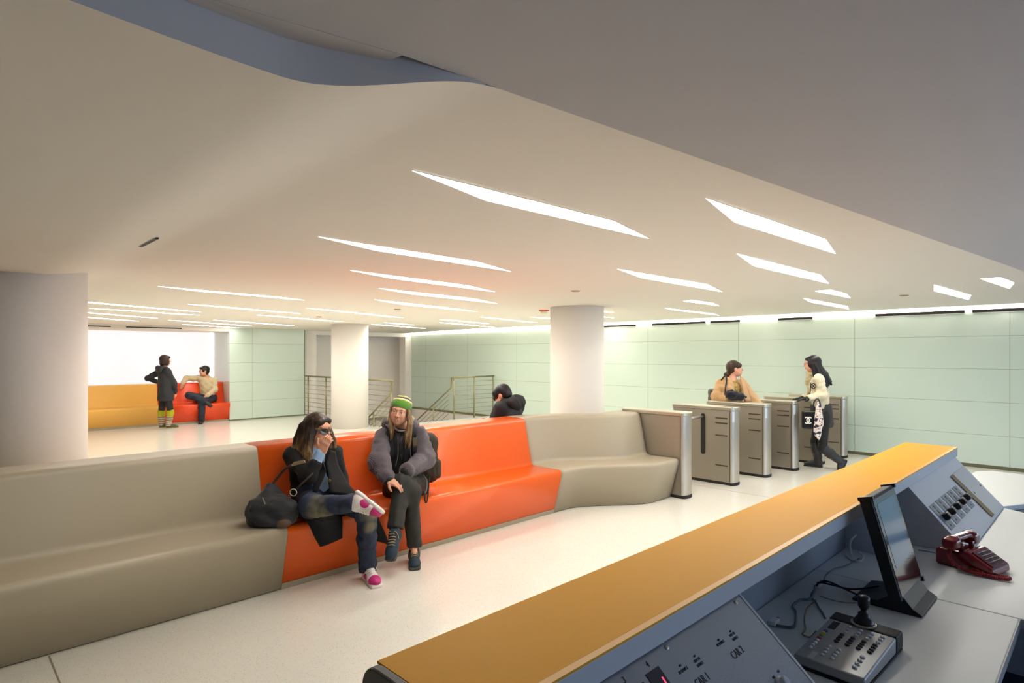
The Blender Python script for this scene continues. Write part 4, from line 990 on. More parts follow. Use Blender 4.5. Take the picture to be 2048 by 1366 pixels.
    bp = nt.nodes.new('ShaderNodeBump'); bp.inputs['Strength'].default_value = .7; bp.inputs['Distance'].default_value = .008; nt.links.new(ns.outputs['Fac'], bp.inputs['Height']); nt.links.new(bp.outputs['Normal'], bs.inputs['Normal'])
    q = [H.el(0, -.024, .042, .085, .092, .082, .02), H.el(0, -.055, -.02, .084, .068, .11, .04), H.el(.068, -.006, .010, .024, .056, .075, .02), H.el(-.068, .0, .010, .024, .052, .075, .02), H.el(.034, .046, .060, .046, .036, .034, .02), H.el(-.034, .046, .060, .046, .036, .034, .02)]
    q += [H.el(0, .095, -.02, .056, .050, .080, .006, op='s')]
    dn = V((0, 0, -1)); rg = random.Random(3)
    for i in range(60):
        side = 1 if i < 38 else -1
        y0 = rg.uniform(-.105, .030); st = H.p(side * rg.uniform(.064, .080), y0, rg.uniform(-.03, .05)); ln = rg.uniform(.26, .36)
        o1 = H.r * side * rg.uniform(.0, .034) - H.f * rg.uniform(.0, .03) + (f1 * .01 if y0 > -.03 else f1 * -.005)
        q += chain([st, st + dn * ln * .30 + o1 * .8, st + dn * ln * .65 + o1 * 1.8 + V((0, -.018, 0)), st + dn * ln + o1 * 2.2 + V((rg.uniform(-.012, .012), -.022, 0))], [.013, .018, .016, .004], .014)
    for i in range(30):                                                # locks over the far shoulder, in front of the coat
        st = H.p(-rg.uniform(.062, .080), rg.uniform(.0, .045), rg.uniform(-.04, .02)); ln = rg.uniform(.20, .27)
        o1 = f1 * rg.uniform(.02, .05) - r1 * rg.uniform(.02, .085)
        q += chain([st, st + dn * ln * .45 + o1 * .6, st + dn * ln + o1], [.011, .013, .004], .010)
    solid('hair', q, .0042, hm, p, 1)
    # pale blue sweater: torso, rolled sleeve
    sw = wave_bump(mat('pale_blue_knit', srgb(150, 182, 220), .8, sheen=.2), 90, .3, 'Z', 1.5)
    d = (J['wrR'] - J['elR']).normalized()
    q = [rc(J['pelvis'] + V((0, -.02, .03)), J['waist'] + f1 * .02, .142, .128, .05, (f1, 1.3)), rc(J['waist'] + f1 * .02, J['chest'] + f1 * .02, .128, .130, .05, (f1, 1.3)), rc(J['chest'], J['neck'], .10, .066, .04, (f1, 1.2)),
         rc(J['elR'] + d * .05, J['wrR'] - d * .012, .047, .036, .02), rc(J['wrR'] - d * .03, J['wrR'] - d * .006, .040, .040, .006)]
    solid('sweater', q, .006, sw, p, 2, folds(.004, 45, 2))
    # black coat: open front, sleeves, flaps over the bench
    cm = mat('black_wool', srgb(13, 13, 15), .9, sheen=.03, bump=(160, .2)); fl = (f1, 1.15)
    q = []
    for s in (1, -1):
        o = r1 * s
        q += [rc(J['pelvis'] + o * .105 + V((0, .03, -.03)), J['waist'] + o * .092 + f1 * .02, .088, .083, .04), rc(J['waist'] + o * .092 + f1 * .02, J['chest'] + o * .090 + f1 * .015, .083, .086, .04), rc(J['chest'] + o * .09 + f1 * .015, sh + o * .06 + V((0, .01, .02)), .082, .058, .04)]
        e = J['el' + ('R' if s > 0 else 'L')]; w = J['wr' + ('R' if s > 0 else 'L')]; a = J['sh' + ('R' if s > 0 else 'L')]
        q += [rc(a, e, .070, .060, .03), rc(e, e + (w - e) * (.46 if s > 0 else .9), .060, .054, .03)]
    q += [rc(J['pelvis'] - f1 * .07, sh - f1 * .05, .12, .095, .05, (f1, 1.4)), rc(sh + V((0, .02, .03)) - f1 * .02 + r1 * .05, sh + V((0, .02, .03)) - f1 * .02 - r1 * .05, .055, .055, .03),
          rc(hip + r1 * .10 + V((0, .05, -.06)), at(596, 1022, 4.10) + V((0, 0, -.02)), .075, .045, .05, (VU, 1.3)), rc(at(600, 1018, 4.12), at(640, 1040, 4.03), .050, .035, .05, (VU, 1.5)), rc(at(628, 1034, 4.06), at(684, 1036, 4.05), .052, .045, .04), rc(hip - r1 * .1 + V((0, .05, -.05)), hip - r1 * .22 + V((0, .0, -.075)), .08, .03, .05, (VU, 1.4))]
    coat = solid('coat', q, .006, cm, p, 2, folds(.005, 30, 5))
    # lapels
    for s, pts in ((1, [[at(631, 905, 4.12), at(640, 912, 4.07)], [at(636, 925, 4.10), at(650, 935, 4.06)], [at(630, 948, 4.09), at(650, 950, 4.06)], [at(626, 985, 4.06), at(634, 985, 4.04)]]),
                   (-1, [[at(660, 900, 4.13), at(670, 903, 4.15)], [at(652, 925, 4.10), at(676, 930, 4.13)], [at(657, 950, 4.06), at(690, 957, 4.08)], [at(658, 968, 4.03), at(702, 975, 4.02)], [at(661, 984, 4.00), at(718, 992, 3.97)]])):
        grid_sheet('coat_front', pts, cm, coat, .012, 2)
    for x, y, Y in ((659, 961, 4.035), (687, 959, 4.085), (632, 931, 4.06)):
        c = at(x, y, Y - .008); bm = B(); lathe(bm, [(.011, 0), (.011, .005), (.007, .007)], c, (-.3, -.95, .1), 16); obj('button', bm, mat('brass_button', srgb(110, 88, 50), .35, metal=.6), coat)
    grid_sheet('coat_tail', [[at(604, 1030, 4.03), at(632, 1036, 4.02), at(660, 1034, 4.03), at(682, 1020, 4.05)], [at(618, 1050, 3.985), at(640, 1052, 3.965), at(662, 1052, 3.975), at(684, 1040, 4.0)],
                             [at(628, 1072, 3.965), at(645, 1072, 3.945), at(664, 1068, 3.955), at(684, 1060, 3.98)], [at(640, 1093, 3.965), at(652, 1090, 3.945), at(667, 1084, 3.955), at(684, 1076, 3.97)]], cm, coat, .012, 2)
    grid_sheet('coat_tail', [[at(716, 1012, 4.03), at(734, 1012, 4.02), at(750, 1016, 4.02)], [at(722, 1036, 3.985), at(742, 1036, 3.965), at(757, 1038, 3.97)], [at(730, 1060, 3.965), at(752, 1062, 3.945), at(768, 1063, 3.955)], [at(738, 1078, 3.965), at(760, 1084, 3.945), at(779, 1090, 3.955)]], cm, coat, .012, 2)
    # jeans
    kR, kL = J['knR'], J['knL']
    dm = denim('worn_denim', srgb(32, 44, 68), srgb(112, 108, 88), [((kR.x + .03, kR.y - .08, kR.z - .01), .115), ((kL.x + .01, kL.y - .05, kL.z + .02), .11), ((kL.x, kL.y - .05, kL.z - .10), .06)])
    q = [rc(J['hipR'], kR, .098, .075, .05), rc(kR, J['anR'] - (J['anR'] - kR).normalized() * .02, .078, .058, .04), rc(J['hipL'], kL, .098, .076, .05), rc(kL, kL * .5 + J['anL'] * .5, .078, .064, .04), rc(kL * .5 + J['anL'] * .5, J['anL'] + V((0, 0, .01)), .064, .066, .03), rc(J['hipR'], J['hipL'], .10, .10, .05), hem(J['anL'] - V((0, 0, .015)), (0, 0, -1)), hem(J['anR'] - (J['anR'] - kR).normalized() * .005, (J['anR'] - kR).normalized(), .075)]
    solid('jeans', q, .006, dm, p, 2, folds(.0045, 42, 9))
    # pink and white trainers
    pk = mat('pink_leather', srgb(196, 40, 120), .4); wh = mat('white_leather', srgb(232, 226, 224), .4); mg = mat('magenta_rubber', srgb(150, 24, 70), .5)
    hl = V((J['anL'].x, J['anL'].y, 0)); fdir = (V((toeL.x, toeL.y, 0)) - hl).normalized()
    shoe(p, hl - fdir * .045, hl + fdir * .2, VU, .255, wh, wh, wh, 1.0, 0, True, srgb(200, 44, 124))
    fd, up = fdR, upR
    solid('sock', [rc(J['anR'] - (J['anR'] - kR).normalized() * .06, J['anR'] - upR * .02, .042, .040, .02)], .005, mat('white_sock', srgb(222, 216, 200), .9), p)
    solid('sock', [rc(J['anL'] + V((0, 0, .05)), J['anL'] - V((0, 0, .03)), .042, .040, .02)], .005, mat('white_sock', srgb(222, 216, 200), .9), p)
    shoe(p, J['anR'] - fd * .05 - up.normalized() * .075, J['anR'] + fd * .2 - up.normalized() * .075, up, .25, wh, wh, wh, 1.0, .0, True, srgb(200, 44, 124))
    return p, J
W1, J1 = woman_sunglasses()
# slouchy dark handbag on the bench, strap over the woman's arm
def handbag():
    nb = mat('navy_canvas', srgb(34, 37, 44), .7, bump=(120, .25), sheen=.2); lt = mat('dark_leather', srgb(58, 44, 34), .5); bg = mat('tan_webbing', srgb(150, 132, 98), .7)
    c = at(544, 1020, 4.16)
    q = [el(at(535, 1025, 4.18), (.15, .10, .105), (VR, -VF, VU), .05), el(at(560, 1022, 4.12), (.13, .09, .10), (VR, -VF, VU), .05), el(at(545, 1040, 4.14), (.16, .10, .05), (VR, -VF, VU), .04),
         rc(at(541, 975, 4.24), at(520, 1020, 4.20), .028, .075, .05), rc(at(541, 975, 4.24), at(560, 1000, 4.18), .022, .05, .05)]
    b = solid('handbag', q, .006, nb, None, 2, folds(.006, 40, 21))
    tag(b, 'slouchy dark navy handbag on the beige bench beside the woman in sunglasses', 'handbag')
    solid('corner_patch', [el(at(563, 1046, 4.045), (.070, .045, .034), (VR, -VF, VU), .02)], .005, mat('brown_suede', srgb(92, 74, 58), .7), b)
    bm = B(); tube(bm, spline([at(541, 972, 4.24), at(555, 955, 4.22), at(570, 938, 4.18), at(586, 929, 4.12), at(600, 923, 4.05), at(612, 922, 4.02)], 8), .0085, 8); obj('strap', bm, lt, b, smooth=True)
    bm = B(); prism(bm, [at(583, 931, 4.108), at(588, 924, 4.10), at(609, 920, 4.02), at(612, 925, 4.02), at(588, 931.5, 4.10)], VF * -.014); obj('strap_pad', bm, bg, b, bevel=.002)
    bm = B(); tube(bm, spline([at(590, 982, 4.06), at(600, 971, 4.03), at(614, 958, 4.01), at(626, 946, 4.01)], 8), .007, 8); obj('strap', bm, lt, b, smooth=True)
    ring = [at(586.5, 985, 4.045) + (VR * math.cos(a) + VU * math.sin(a)) * .024 for a in [2 * PI * i / 24 for i in range(25)]]
    bm = B(); tube(bm, ring, .0038, 8); obj('ring', bm, M['cap'], b, smooth=True)
    bm = B()
    for x, y in ((577, 992), (580, 996)): bmesh.ops.create_uvsphere(bm, u_segments=12, v_segments=8, radius=.008, matrix=Matrix.Translation(at(x, y, 4.05)))
    obj('bead', bm, mat('glass_bead', srgb(90, 50, 46), .1, coat=.6), b, smooth=True)
    bm = B(); tube(bm, spline([at(560, 1002, 4.08), at(568, 1006, 4.06), at(574, 1014, 4.05)], 6), .010, 8); obj('buckle_strap', bm, bg, b, smooth=True)
    bm = B(); c = at(575, 1017, 4.04); obox(bm, c, (VR * .8 + VU * .6), (VU * .8 - VR * .6), VF, .014, .008, .003); obj('buckle', bm, M['cap'], b)
    bm = B(); tube(bm, [at(525, 995, 4.13), at(528, 1002, 4.12), at(530, 1008, 4.12)], .004, 6); obj('zip_pull', bm, M['cap'], b)
handbag()
# ------------------------------------------------------------------ woman in the striped beanie
def woman_beanie():
    f1 = V((-.45, -.89, 0)).normalized(); r1 = f1.cross(VU)
    hip = at(812, 975, 4.24); sh = at(803, 871, 4.27)
    H = Head(at(800, 822, 4.20), -VF * .98 - VR * .02 - VU * .05, VU + VR * .20, .98)
    J = dict(pelvis=hip + V((0, .03, .02)), waist=hip * .5 + sh * .5 + V((0, .03, 0)), chest=hip * .2 + sh * .8 + V((0, .01, 0)), neck=sh + V((0, -.01, .045)), front=f1,
             shR=sh + r1 * .150 - VU * .01, shL=sh - r1 * .150, elR=at(757, 925, 4.17), wrR=at(778, 961, 3.98), elL=at(850, 918, 4.10), wrL=at(811, 944, 3.93),
             hipR=hip + r1 * .08, hipL=hip - r1 * .08, knR=at(822, 984, 3.92), anR=at(828, 1092, 3.93), knL=at(804, 966, 3.945), anL=at(789, 1066, 3.83))
    toeR = atz(829, 1129, .02); J['toeR'] = V((toeR.x, toeR.y, .045)); tl_ = at(777, 1110, 3.735); faL = (tl_ - J['anL']).normalized(); upL = (VU * .75 - VF * .75 - VR * .1); upL = (upL - faL * upL.dot(faL)).normalized(); J['toeL'] = J['anL'] + faL * .13 - upL * .045
    hl = hand(J['wrL'], -VR * .62 - VU * .70 - VF * .1, VF * .7 - VU * .5, side=1, curl=(.2, .35, .3), spread=.015, thumb=.3)
    hr = hand(J['wrR'], VR * .8 - VU * .2 - VF * .4, -VU * .8 + VF * .4, side=-1, curl=(.3, .5, .4))
    p = solid('person', body(J, H, [hl, hr]), .0048, SKP)
    H.face(p, smile=1.7, teeth=True, brow=mat('light_brow', srgb(110, 80, 54), .7), lip=mat('pale_lips', srgb(200, 124, 108), .45))
    tag(p, 'smiling seated woman in a green striped beanie and dark quilted jacket', 'person')
    # beanie, bands of colour round its axis
    ax = (H.u * .90 - H.f * .42).normalized()
    bmx = mat('striped_knit', srgb(84, 140, 40), .9, sheen=.3, bump=(240, .3)); nt = bmx.node_tree; b = nt.nodes['Principled BSDF']; tc = nt.nodes.new('ShaderNodeTexCoord')
    dt = nt.nodes.new('ShaderNodeVectorMath'); dt.operation = 'DOT_PRODUCT'; dt.inputs[1].default_value = ax; nt.links.new(tc.outputs['Object'], dt.inputs[0])
    wv = nt.nodes.new('ShaderNodeTexNoise'); wv.inputs['Scale'].default_value = 34; nt.links.new(tc.outputs['Object'], wv.inputs['Vector'])
    o0 = H.c.dot(ax)
    mr = nt.nodes.new('ShaderNodeMapRange'); mr.inputs[1].default_value = o0 - .02; mr.inputs[2].default_value = o0 + .15; nt.links.new(dt.outputs['Value'], mr.inputs[0])
    ad = nt.nodes.new('ShaderNodeMath'); ad.operation = 'MULTIPLY_ADD'; ad.inputs[1].default_value = .10; nt.links.new(wv.outputs['Fac'], ad.inputs[0]); nt.links.new(mr.outputs[0], ad.inputs[2])
    rp = nt.nodes.new('ShaderNodeValToRGB'); rp.color_ramp.interpolation = 'CONSTANT'
    cols = [(0, (84, 140, 40)), (.60, (214, 186, 60)), (.655, (240, 232, 214)), (.70, (48, 34, 26)), (.80, (150, 170, 60)), (.86, (226, 214, 170)), (.90, (44, 36, 26)), (.97, (190, 180, 70))]
    while len(rp.color_ramp.elements) < len(cols): rp.color_ramp.elements.new(.5)
    for e, (po, c) in zip(rp.color_ramp.elements, cols): e.position = po; e.color = srgb(*c)
    nt.links.new(ad.outputs[0], rp.inputs['Fac']); nt.links.new(rp.outputs['Color'], b.inputs['Base Color'])
    q = [H.el(0, -.014, .048, .086, .100, .074, .02), H.el(0, -.052, .072, .068, .066, .056, .04), H.el(0, -.065, .02, .080, .058, .066, .03)]
    q += [el(H.p(0, .07, -.055), (.12 * H.k, .10 * H.k, .098 * H.k), (H.r, (H.f * .93 + H.u * .37), (H.u * .93 - H.f * .37)), .004, op='s')]
    solid('beanie', q, .004, bmx, p, 1)
    hm = hairmat('light_brown_hair', srgb(142, 112, 74), srgb(104, 78, 48), 40, 'DIAGONAL'); rg = random.Random(5); q = []; dn = V((0, 0, -1))
    for i in range(44):
        side = 1 if i % 5 < 2 else -1                                     # +1 her right (picture left)
        st = H.p(side * rg.uniform(.064, .078), rg.uniform(-.02, .038), rg.uniform(.0, .03)); ln = rg.uniform(.20, .27) if side > 0 else rg.uniform(.22, .31)
        end = st + dn * ln + f1 * rg.uniform(.03, .06) + (-r1) * (-.01 if side > 0 else rg.uniform(-.035, .02)) * 1.0
        mid = st * .6 + end * .4 + H.r * side * .014 + f1 * .015
        q += chain([st, mid, st * .25 + end * .75 + f1 * .018, end], [.008, .010, .009, .003], .007)
    solid('hair', q, .0038, hm, p, 1)
    # jacket: black quilted body, ribbed purple-grey sleeves and hood
    vm = mat('black_quilt', srgb(34, 33, 37), .55, bump=(30, .25)); sm_ = wave_bump(mat('ribbed_mauve_knit', srgb(108, 96, 106), .85, sheen=.3), 52, .8, 'X', 2.6, srgb(72, 63, 74))
    fl = (f1, 1.12)
    q = [rc(J['pelvis'] - VU * .03, J['waist'], .158, .150, .05, fl), rc(J['waist'], J['chest'], .150, .150, .05, fl), rc(J['chest'], sh + VU * .02, .135, .085, .05, fl), rc(sh + r1 * .12, sh - r1 * .12, .075, .075, .05)]
    jk = solid('jacket', q, .006, vm, p, 2, folds(.006, 36, 31))
    for s, e, w, a in ((1, J['elR'], J['wrR'], J['shR']), (-1, J['elL'], J['wrL'], J['shL'])):
        d = (w - e).normalized()
        solid('sleeve', [rc(a + V((0, 0, .0)), e, .078, .084, .04), rc(e, w - d * .035, .084, .062, .04)], .006, sm_, jk, 2, folds(.0055, 40, 33 + s))
        solid('cuff', [rc(w - d * .045, w - d * .012, .054, .047, .01)], .005, M['blackm'], jk)
    hc = sh - f1 * .06 + VU * .085; ring = []
    for i in range(13):
        a = -.35 + (2 * PI - 2.2) * i / 12 - 1.1 + 1.45
        ring.append(hc + (r1 * math.cos(a) - f1 * math.sin(a) * .85) * .115 + VU * (.028 * math.sin(a)) )
    solid('hood', chain(ring, [.040] * 13, .03), .006, sm_, jk, 2, folds(.004, 40, 41))
    solid('hood_lining', chain([q_ + VU * .025 - (q_ - hc) * .18 for q_ in ring], [.030] * 13, .03), .006, mat('sherpa_lining', srgb(176, 160, 126), .95, bump=(200, .6)), jk)
    bm = B(); zp = [sh + f1 * .118 + VU * .0, J['chest'] + f1 * .145 - VU * .02, J['waist'] + f1 * .150, J['pelvis'] + f1 * .155 + VU * .06]
    tube(bm, spline(zp, 6), .0045, 6); obj('zip', bm, mat('dark_zip', srgb(60, 60, 64), .3, metal=.6), jk)
    for s_ in (.045, -.05):
        bm = B(); tube(bm, spline([sh + r1 * s_ + f1 * .115 + VU * .01, J['chest'] + r1 * s_ * 1.1 + f1 * .143 - VU * .05, J['chest'] + r1 * s_ * 1.5 + f1 * .150 - VU * .14], 6), .0035, 6); obj('drawcord', bm, mat('grey_cord', srgb(92, 88, 84), .7), jk)
    # headphones round the neck
    bm = B(); nc = sh + f1 * .06 + VU * .058
    tube(bm, spline([nc + r1 * .065 + VU * .022, nc + r1 * .045 + f1 * .04, nc + f1 * .052 - VU * .006, nc - r1 * .045 + f1 * .04, nc - r1 * .065 + VU * .022], 6), .010, 8); obj('headphones', bm, mat('silver_headband', srgb(176, 172, 168), .35, metal=.5), p, smooth=True)
    # trousers
    tm = mat('charcoal_trousers', srgb(42, 43, 40), .7, bump=(200, .1)); q = []
    for s in 'RL':
        h_, k_, a_ = J['hip' + s], J['kn' + s], J['an' + s]; d = (a_ - k_).normalized(); e = a_ - d * (.035 if s == 'L' else -.0)
        q += [rc(h_, k_, .098, .073, .05), rc(k_, k_ * .5 + e * .5, .074, .060, .04), rc(k_ * .5 + e * .5, e, .060, .060, .02)]
    q += [rc(J['hipR'], J['hipL'], .11, .11, .05), hem(J['anR'] + V((0, 0, .0)), (0, 0, -1), .075)]
    d = (J['anL'] - J['knL']).normalized(); q.append(hem(J['anL'] - d * .035, d, .075))
    solid('trousers', q, .006, tm, p, 2, folds(.0035, 40, 51))
    nv = mat('navy_suede', srgb(32, 52, 68), .7); so = mat('grey_rubber', srgb(70, 68, 60), .6); lc = mat('tan_laces', srgb(170, 142, 96), .7)
    fb = (V((toeR.x, toeR.y, 0)) - V((J['anR'].x, J['anR'].y, 0))).normalized(); hb = V((J['anR'].x, J['anR'].y, 0)) - fb * .05
    shoe(p, hb, hb + fb * .2, VU, .262, nv, so, lc, 1.02)
    fa, upa = faL, upL
    shoe(p, J['anL'] - fa * .055 - upa * .075, J['anL'] + fa * .2 - upa * .075, upa, .255, nv, so, lc, 1.02)
    return p, J, sh, f1, r1
W2, J2, sh2, f2, r2 = woman_beanie()
def backpack():
    om = mat('dark_olive_canvas', srgb(54, 46, 34), .75, bump=(160, .2)); c = at(858, 905, 4.37)
    R = (r2, -f2, VU); c = V((sh2.x, sh2.y, 0)) - f2 * .10 - r2 * .205 + VU * .73
    q = [bx(c, (.120, .062, .20), R, .055, .03), el(c + VU * .17, (.115, .066, .07), R, .04)]
    b = solid('backpack', q, .006, om, None, 2, folds(.004, 40, 61)); tag(b, 'dark olive backpack worn by the woman in the beanie', 'backpack')
    solid('side_pocket', [bx(c - r2 * .118 - VU * .085, (.035, .050, .085), R, .03, .02)], .006, mat('brown_pocket', srgb(66, 56, 40), .7), b)
    s = sh2 - r2 * .095
    bm = B(); pts = spline([c + VU * .19 - r2 * .02 + f2 * .02, s + VU * .088 - f2 * .02, s + VU * .06 + f2 * .09, s - VU * .03 + f2 * .125, s - VU * .12 + f2 * .135, s - VU * .17 - r2 * .06 + f2 * .09], 8)
    for w in (-.012, 0, .012): tube(bm, [q_ + r2 * w for q_ in pts], .0075, 6)
    st = obj('shoulder_strap', bm, M['blackm'], b, smooth=True)
    bm = B(); obox(bm, s - VU * .045 + f2 * .134, r2, VU, f2, .019, .040, .006); obj('strap_pad', bm, mat('olive_pad', srgb(92, 84, 58), .7), st, bevel=.003)
    s = sh2 + r2 * .10
    bm = B(); pts = spline([c + VU * .19 + r2 * .02 + f2 * .02, s + VU * .088 - f2 * .02, s + VU * .06 + f2 * .08, s - VU * .05 + f2 * .12, s - VU * .16 + f2 * .13, s - VU * .19 + r2 * .03 + f2 * .09], 8)
    for w in (-.012, 0, .012): tube(bm, [q_ + r2 * w for q_ in pts], .0075, 6)
    obj('shoulder_strap', bm, M['blackm'], b, smooth=True)
    for pts, m, nm in (([at(846, 950, 4.12), at(853, 962, 4.06), at(853, 978, 4.02), at(848, 990, 4.0)], mat('grey_webbing', srgb(120, 116, 112), .7), 'webbing'), ([at(858, 955, 4.12), at(857, 975, 4.05), at(855, 1000, 3.97), at(851, 1004, 3.965), at(849, 985, 4.0)], M['blackm'], 'loose_strap')):
        bm = B(); tube(bm, spline(pts, 8), .0065, 6); obj(nm, bm, m, b, smooth=True)
backpack()
# ------------------------------------------------------------------ person behind the bench, dark hooded jacket, seen from behind
def person_hooded():
    f1 = V((-.12, 1, 0)).normalized(); r1 = f1.cross(VU); hip = V((4.80, 4.93, .56)); sh = V((4.84, 4.96, 1.045))
    hf = -VR * .86 + VF * .38 - VU * .42
    H = Head(at(1004, 789, 5.02), hf, VU - VR * .12, .98)
    J = dict(pelvis=hip, waist=hip * .5 + sh * .5, chest=hip * .2 + sh * .8, neck=sh + V((0, .01, .035)), front=f1, shR=sh + r1 * .16, shL=sh - r1 * .16, elR=sh + r1 * .19 + f1 * .12 - VU * .25, elL=sh - r1 * .19 + f1 * .12 - VU * .25,
             wrR=sh + r1 * .06 + f1 * .30 - VU * .22, wrL=sh - r1 * .06 + f1 * .30 - VU * .22, hipR=hip + r1 * .09, hipL=hip - r1 * .09, knR=hip + r1 * .1 + f1 * .42 - VU * .04, knL=hip - r1 * .1 + f1 * .42 - VU * .04, anR=hip + r1 * .1 + f1 * .44 - VU * .47, anL=hip - r1 * .1 + f1 * .44 - VU * .47)
    J['toeR'] = J['anR'] + f1 * .14 - VU * .05; J['toeL'] = J['anL'] + f1 * .14 - VU * .05
    hs = [hand(J['wr' + s], f1 * .8 + VU * .1 + r1 * (-.4 if s == 'R' else .4), VU * .3 + f1 * -.3, side=1 if s == 'L' else -1, curl=(.3, .4, .3)) for s in 'RL']
    p = solid('person', body(J, H, hs), .006, SK); H.face(p, h=.004)
    tag(p, 'black-haired person in a dark hooded jacket sitting behind the orange bench', 'person')
    hm = hairmat('black_hair', srgb(20, 18, 16), srgb(10, 9, 9), 60)
    q = [H.el(0, -.024, .036, .084, .098, .086, .02), H.el(0, -.06, -.02, .076, .062, .075, .03), H.el(0, .055, .062, .066, .044, .036, .02), H.el(.058, .055, .02, .024, .034, .05, .015), H.el(-.058, .055, .02, .024, .034, .05, .015)]
    q += [rc(H.p(x, .085, .05), H.p(x * 1.05, .105, -.035), .013, .004, .01) for x in (-.045, -.028, -.010, .012, .030, .048)]
    q += [H.el(s_ * .078, .0, -.018, .012, .022, .034, .006, op='s') for s_ in (1, -1)]
    solid('hair', q, .0045, hm, p, 1)
    jm = mat('charcoal_nylon', srgb(30, 30, 34), .7, bump=(26, .2)); fl = (f1, 1.1)
    q = [rc(J['pelvis'], J['waist'], .16, .155, .05, fl), rc(J['waist'], J['chest'], .155, .150, .05, fl), rc(J['chest'], sh + VU * .02, .13, .09, .05, fl), rc(sh + r1 * .13, sh - r1 * .13, .075, .075, .05)]
    for s in 'RL': q += [rc(J['sh' + s], J['el' + s], .075, .068, .03), rc(J['el' + s], J['wr' + s], .066, .048, .03)]
    jk = solid('jacket', q, .007, jm, p, 2, folds(.005, 36, 71))
    hc = sh - f1 * .055 + VU * .055
    solid('hood', [el(hc - f1 * .045 - VU * .005, (.125, .075, .095), (r1, f1, VU), .03), rc(hc + r1 * .10 + f1 * .06, hc + r1 * .06 - f1 * .05, .05, .06, .04), rc(hc - r1 * .10 + f1 * .06, hc - r1 * .06 - f1 * .05, .05, .06, .04), el(hc + f1 * .04 + VU * .06, (.075, .07, .07), (r1, f1, VU), .03, op='s')], .006, jm, jk, 2, folds(.005, 38, 72))
    q = []
    for s in 'RL': q += [rc(J['hip' + s], J['kn' + s], .095, .075, .05), rc(J['kn' + s], J['an' + s], .075, .06, .03)]
    solid('trousers', q, .009, M['blackm'], p)
    for s in 'RL':
        hh = V((J['an' + s].x, J['an' + s].y, 0)) - f1 * .05; shoe(p, hh, hh + f1 * .2, VU, .27, M['blackm'], M['black'], None)
person_hooded()
np_ = grid_sheet('newspaper', [[at(944, 838, 5.22), at(958, 840, 5.20), at(972, 836, 5.17), at(984, 834, 5.14)], [at(946, 850, 5.20), at(960, 852, 5.18), at(974, 850, 5.15), at(986, 848, 5.12)], [at(950, 872, 5.18), at(964, 874, 5.16), at(978, 872, 5.13), at(990, 870, 5.10)]], mat('newsprint', srgb(232, 228, 214), .8), None, .004, 1)
tag(np_, 'white paper held low by the hooded person behind the orange bench', 'newspaper')
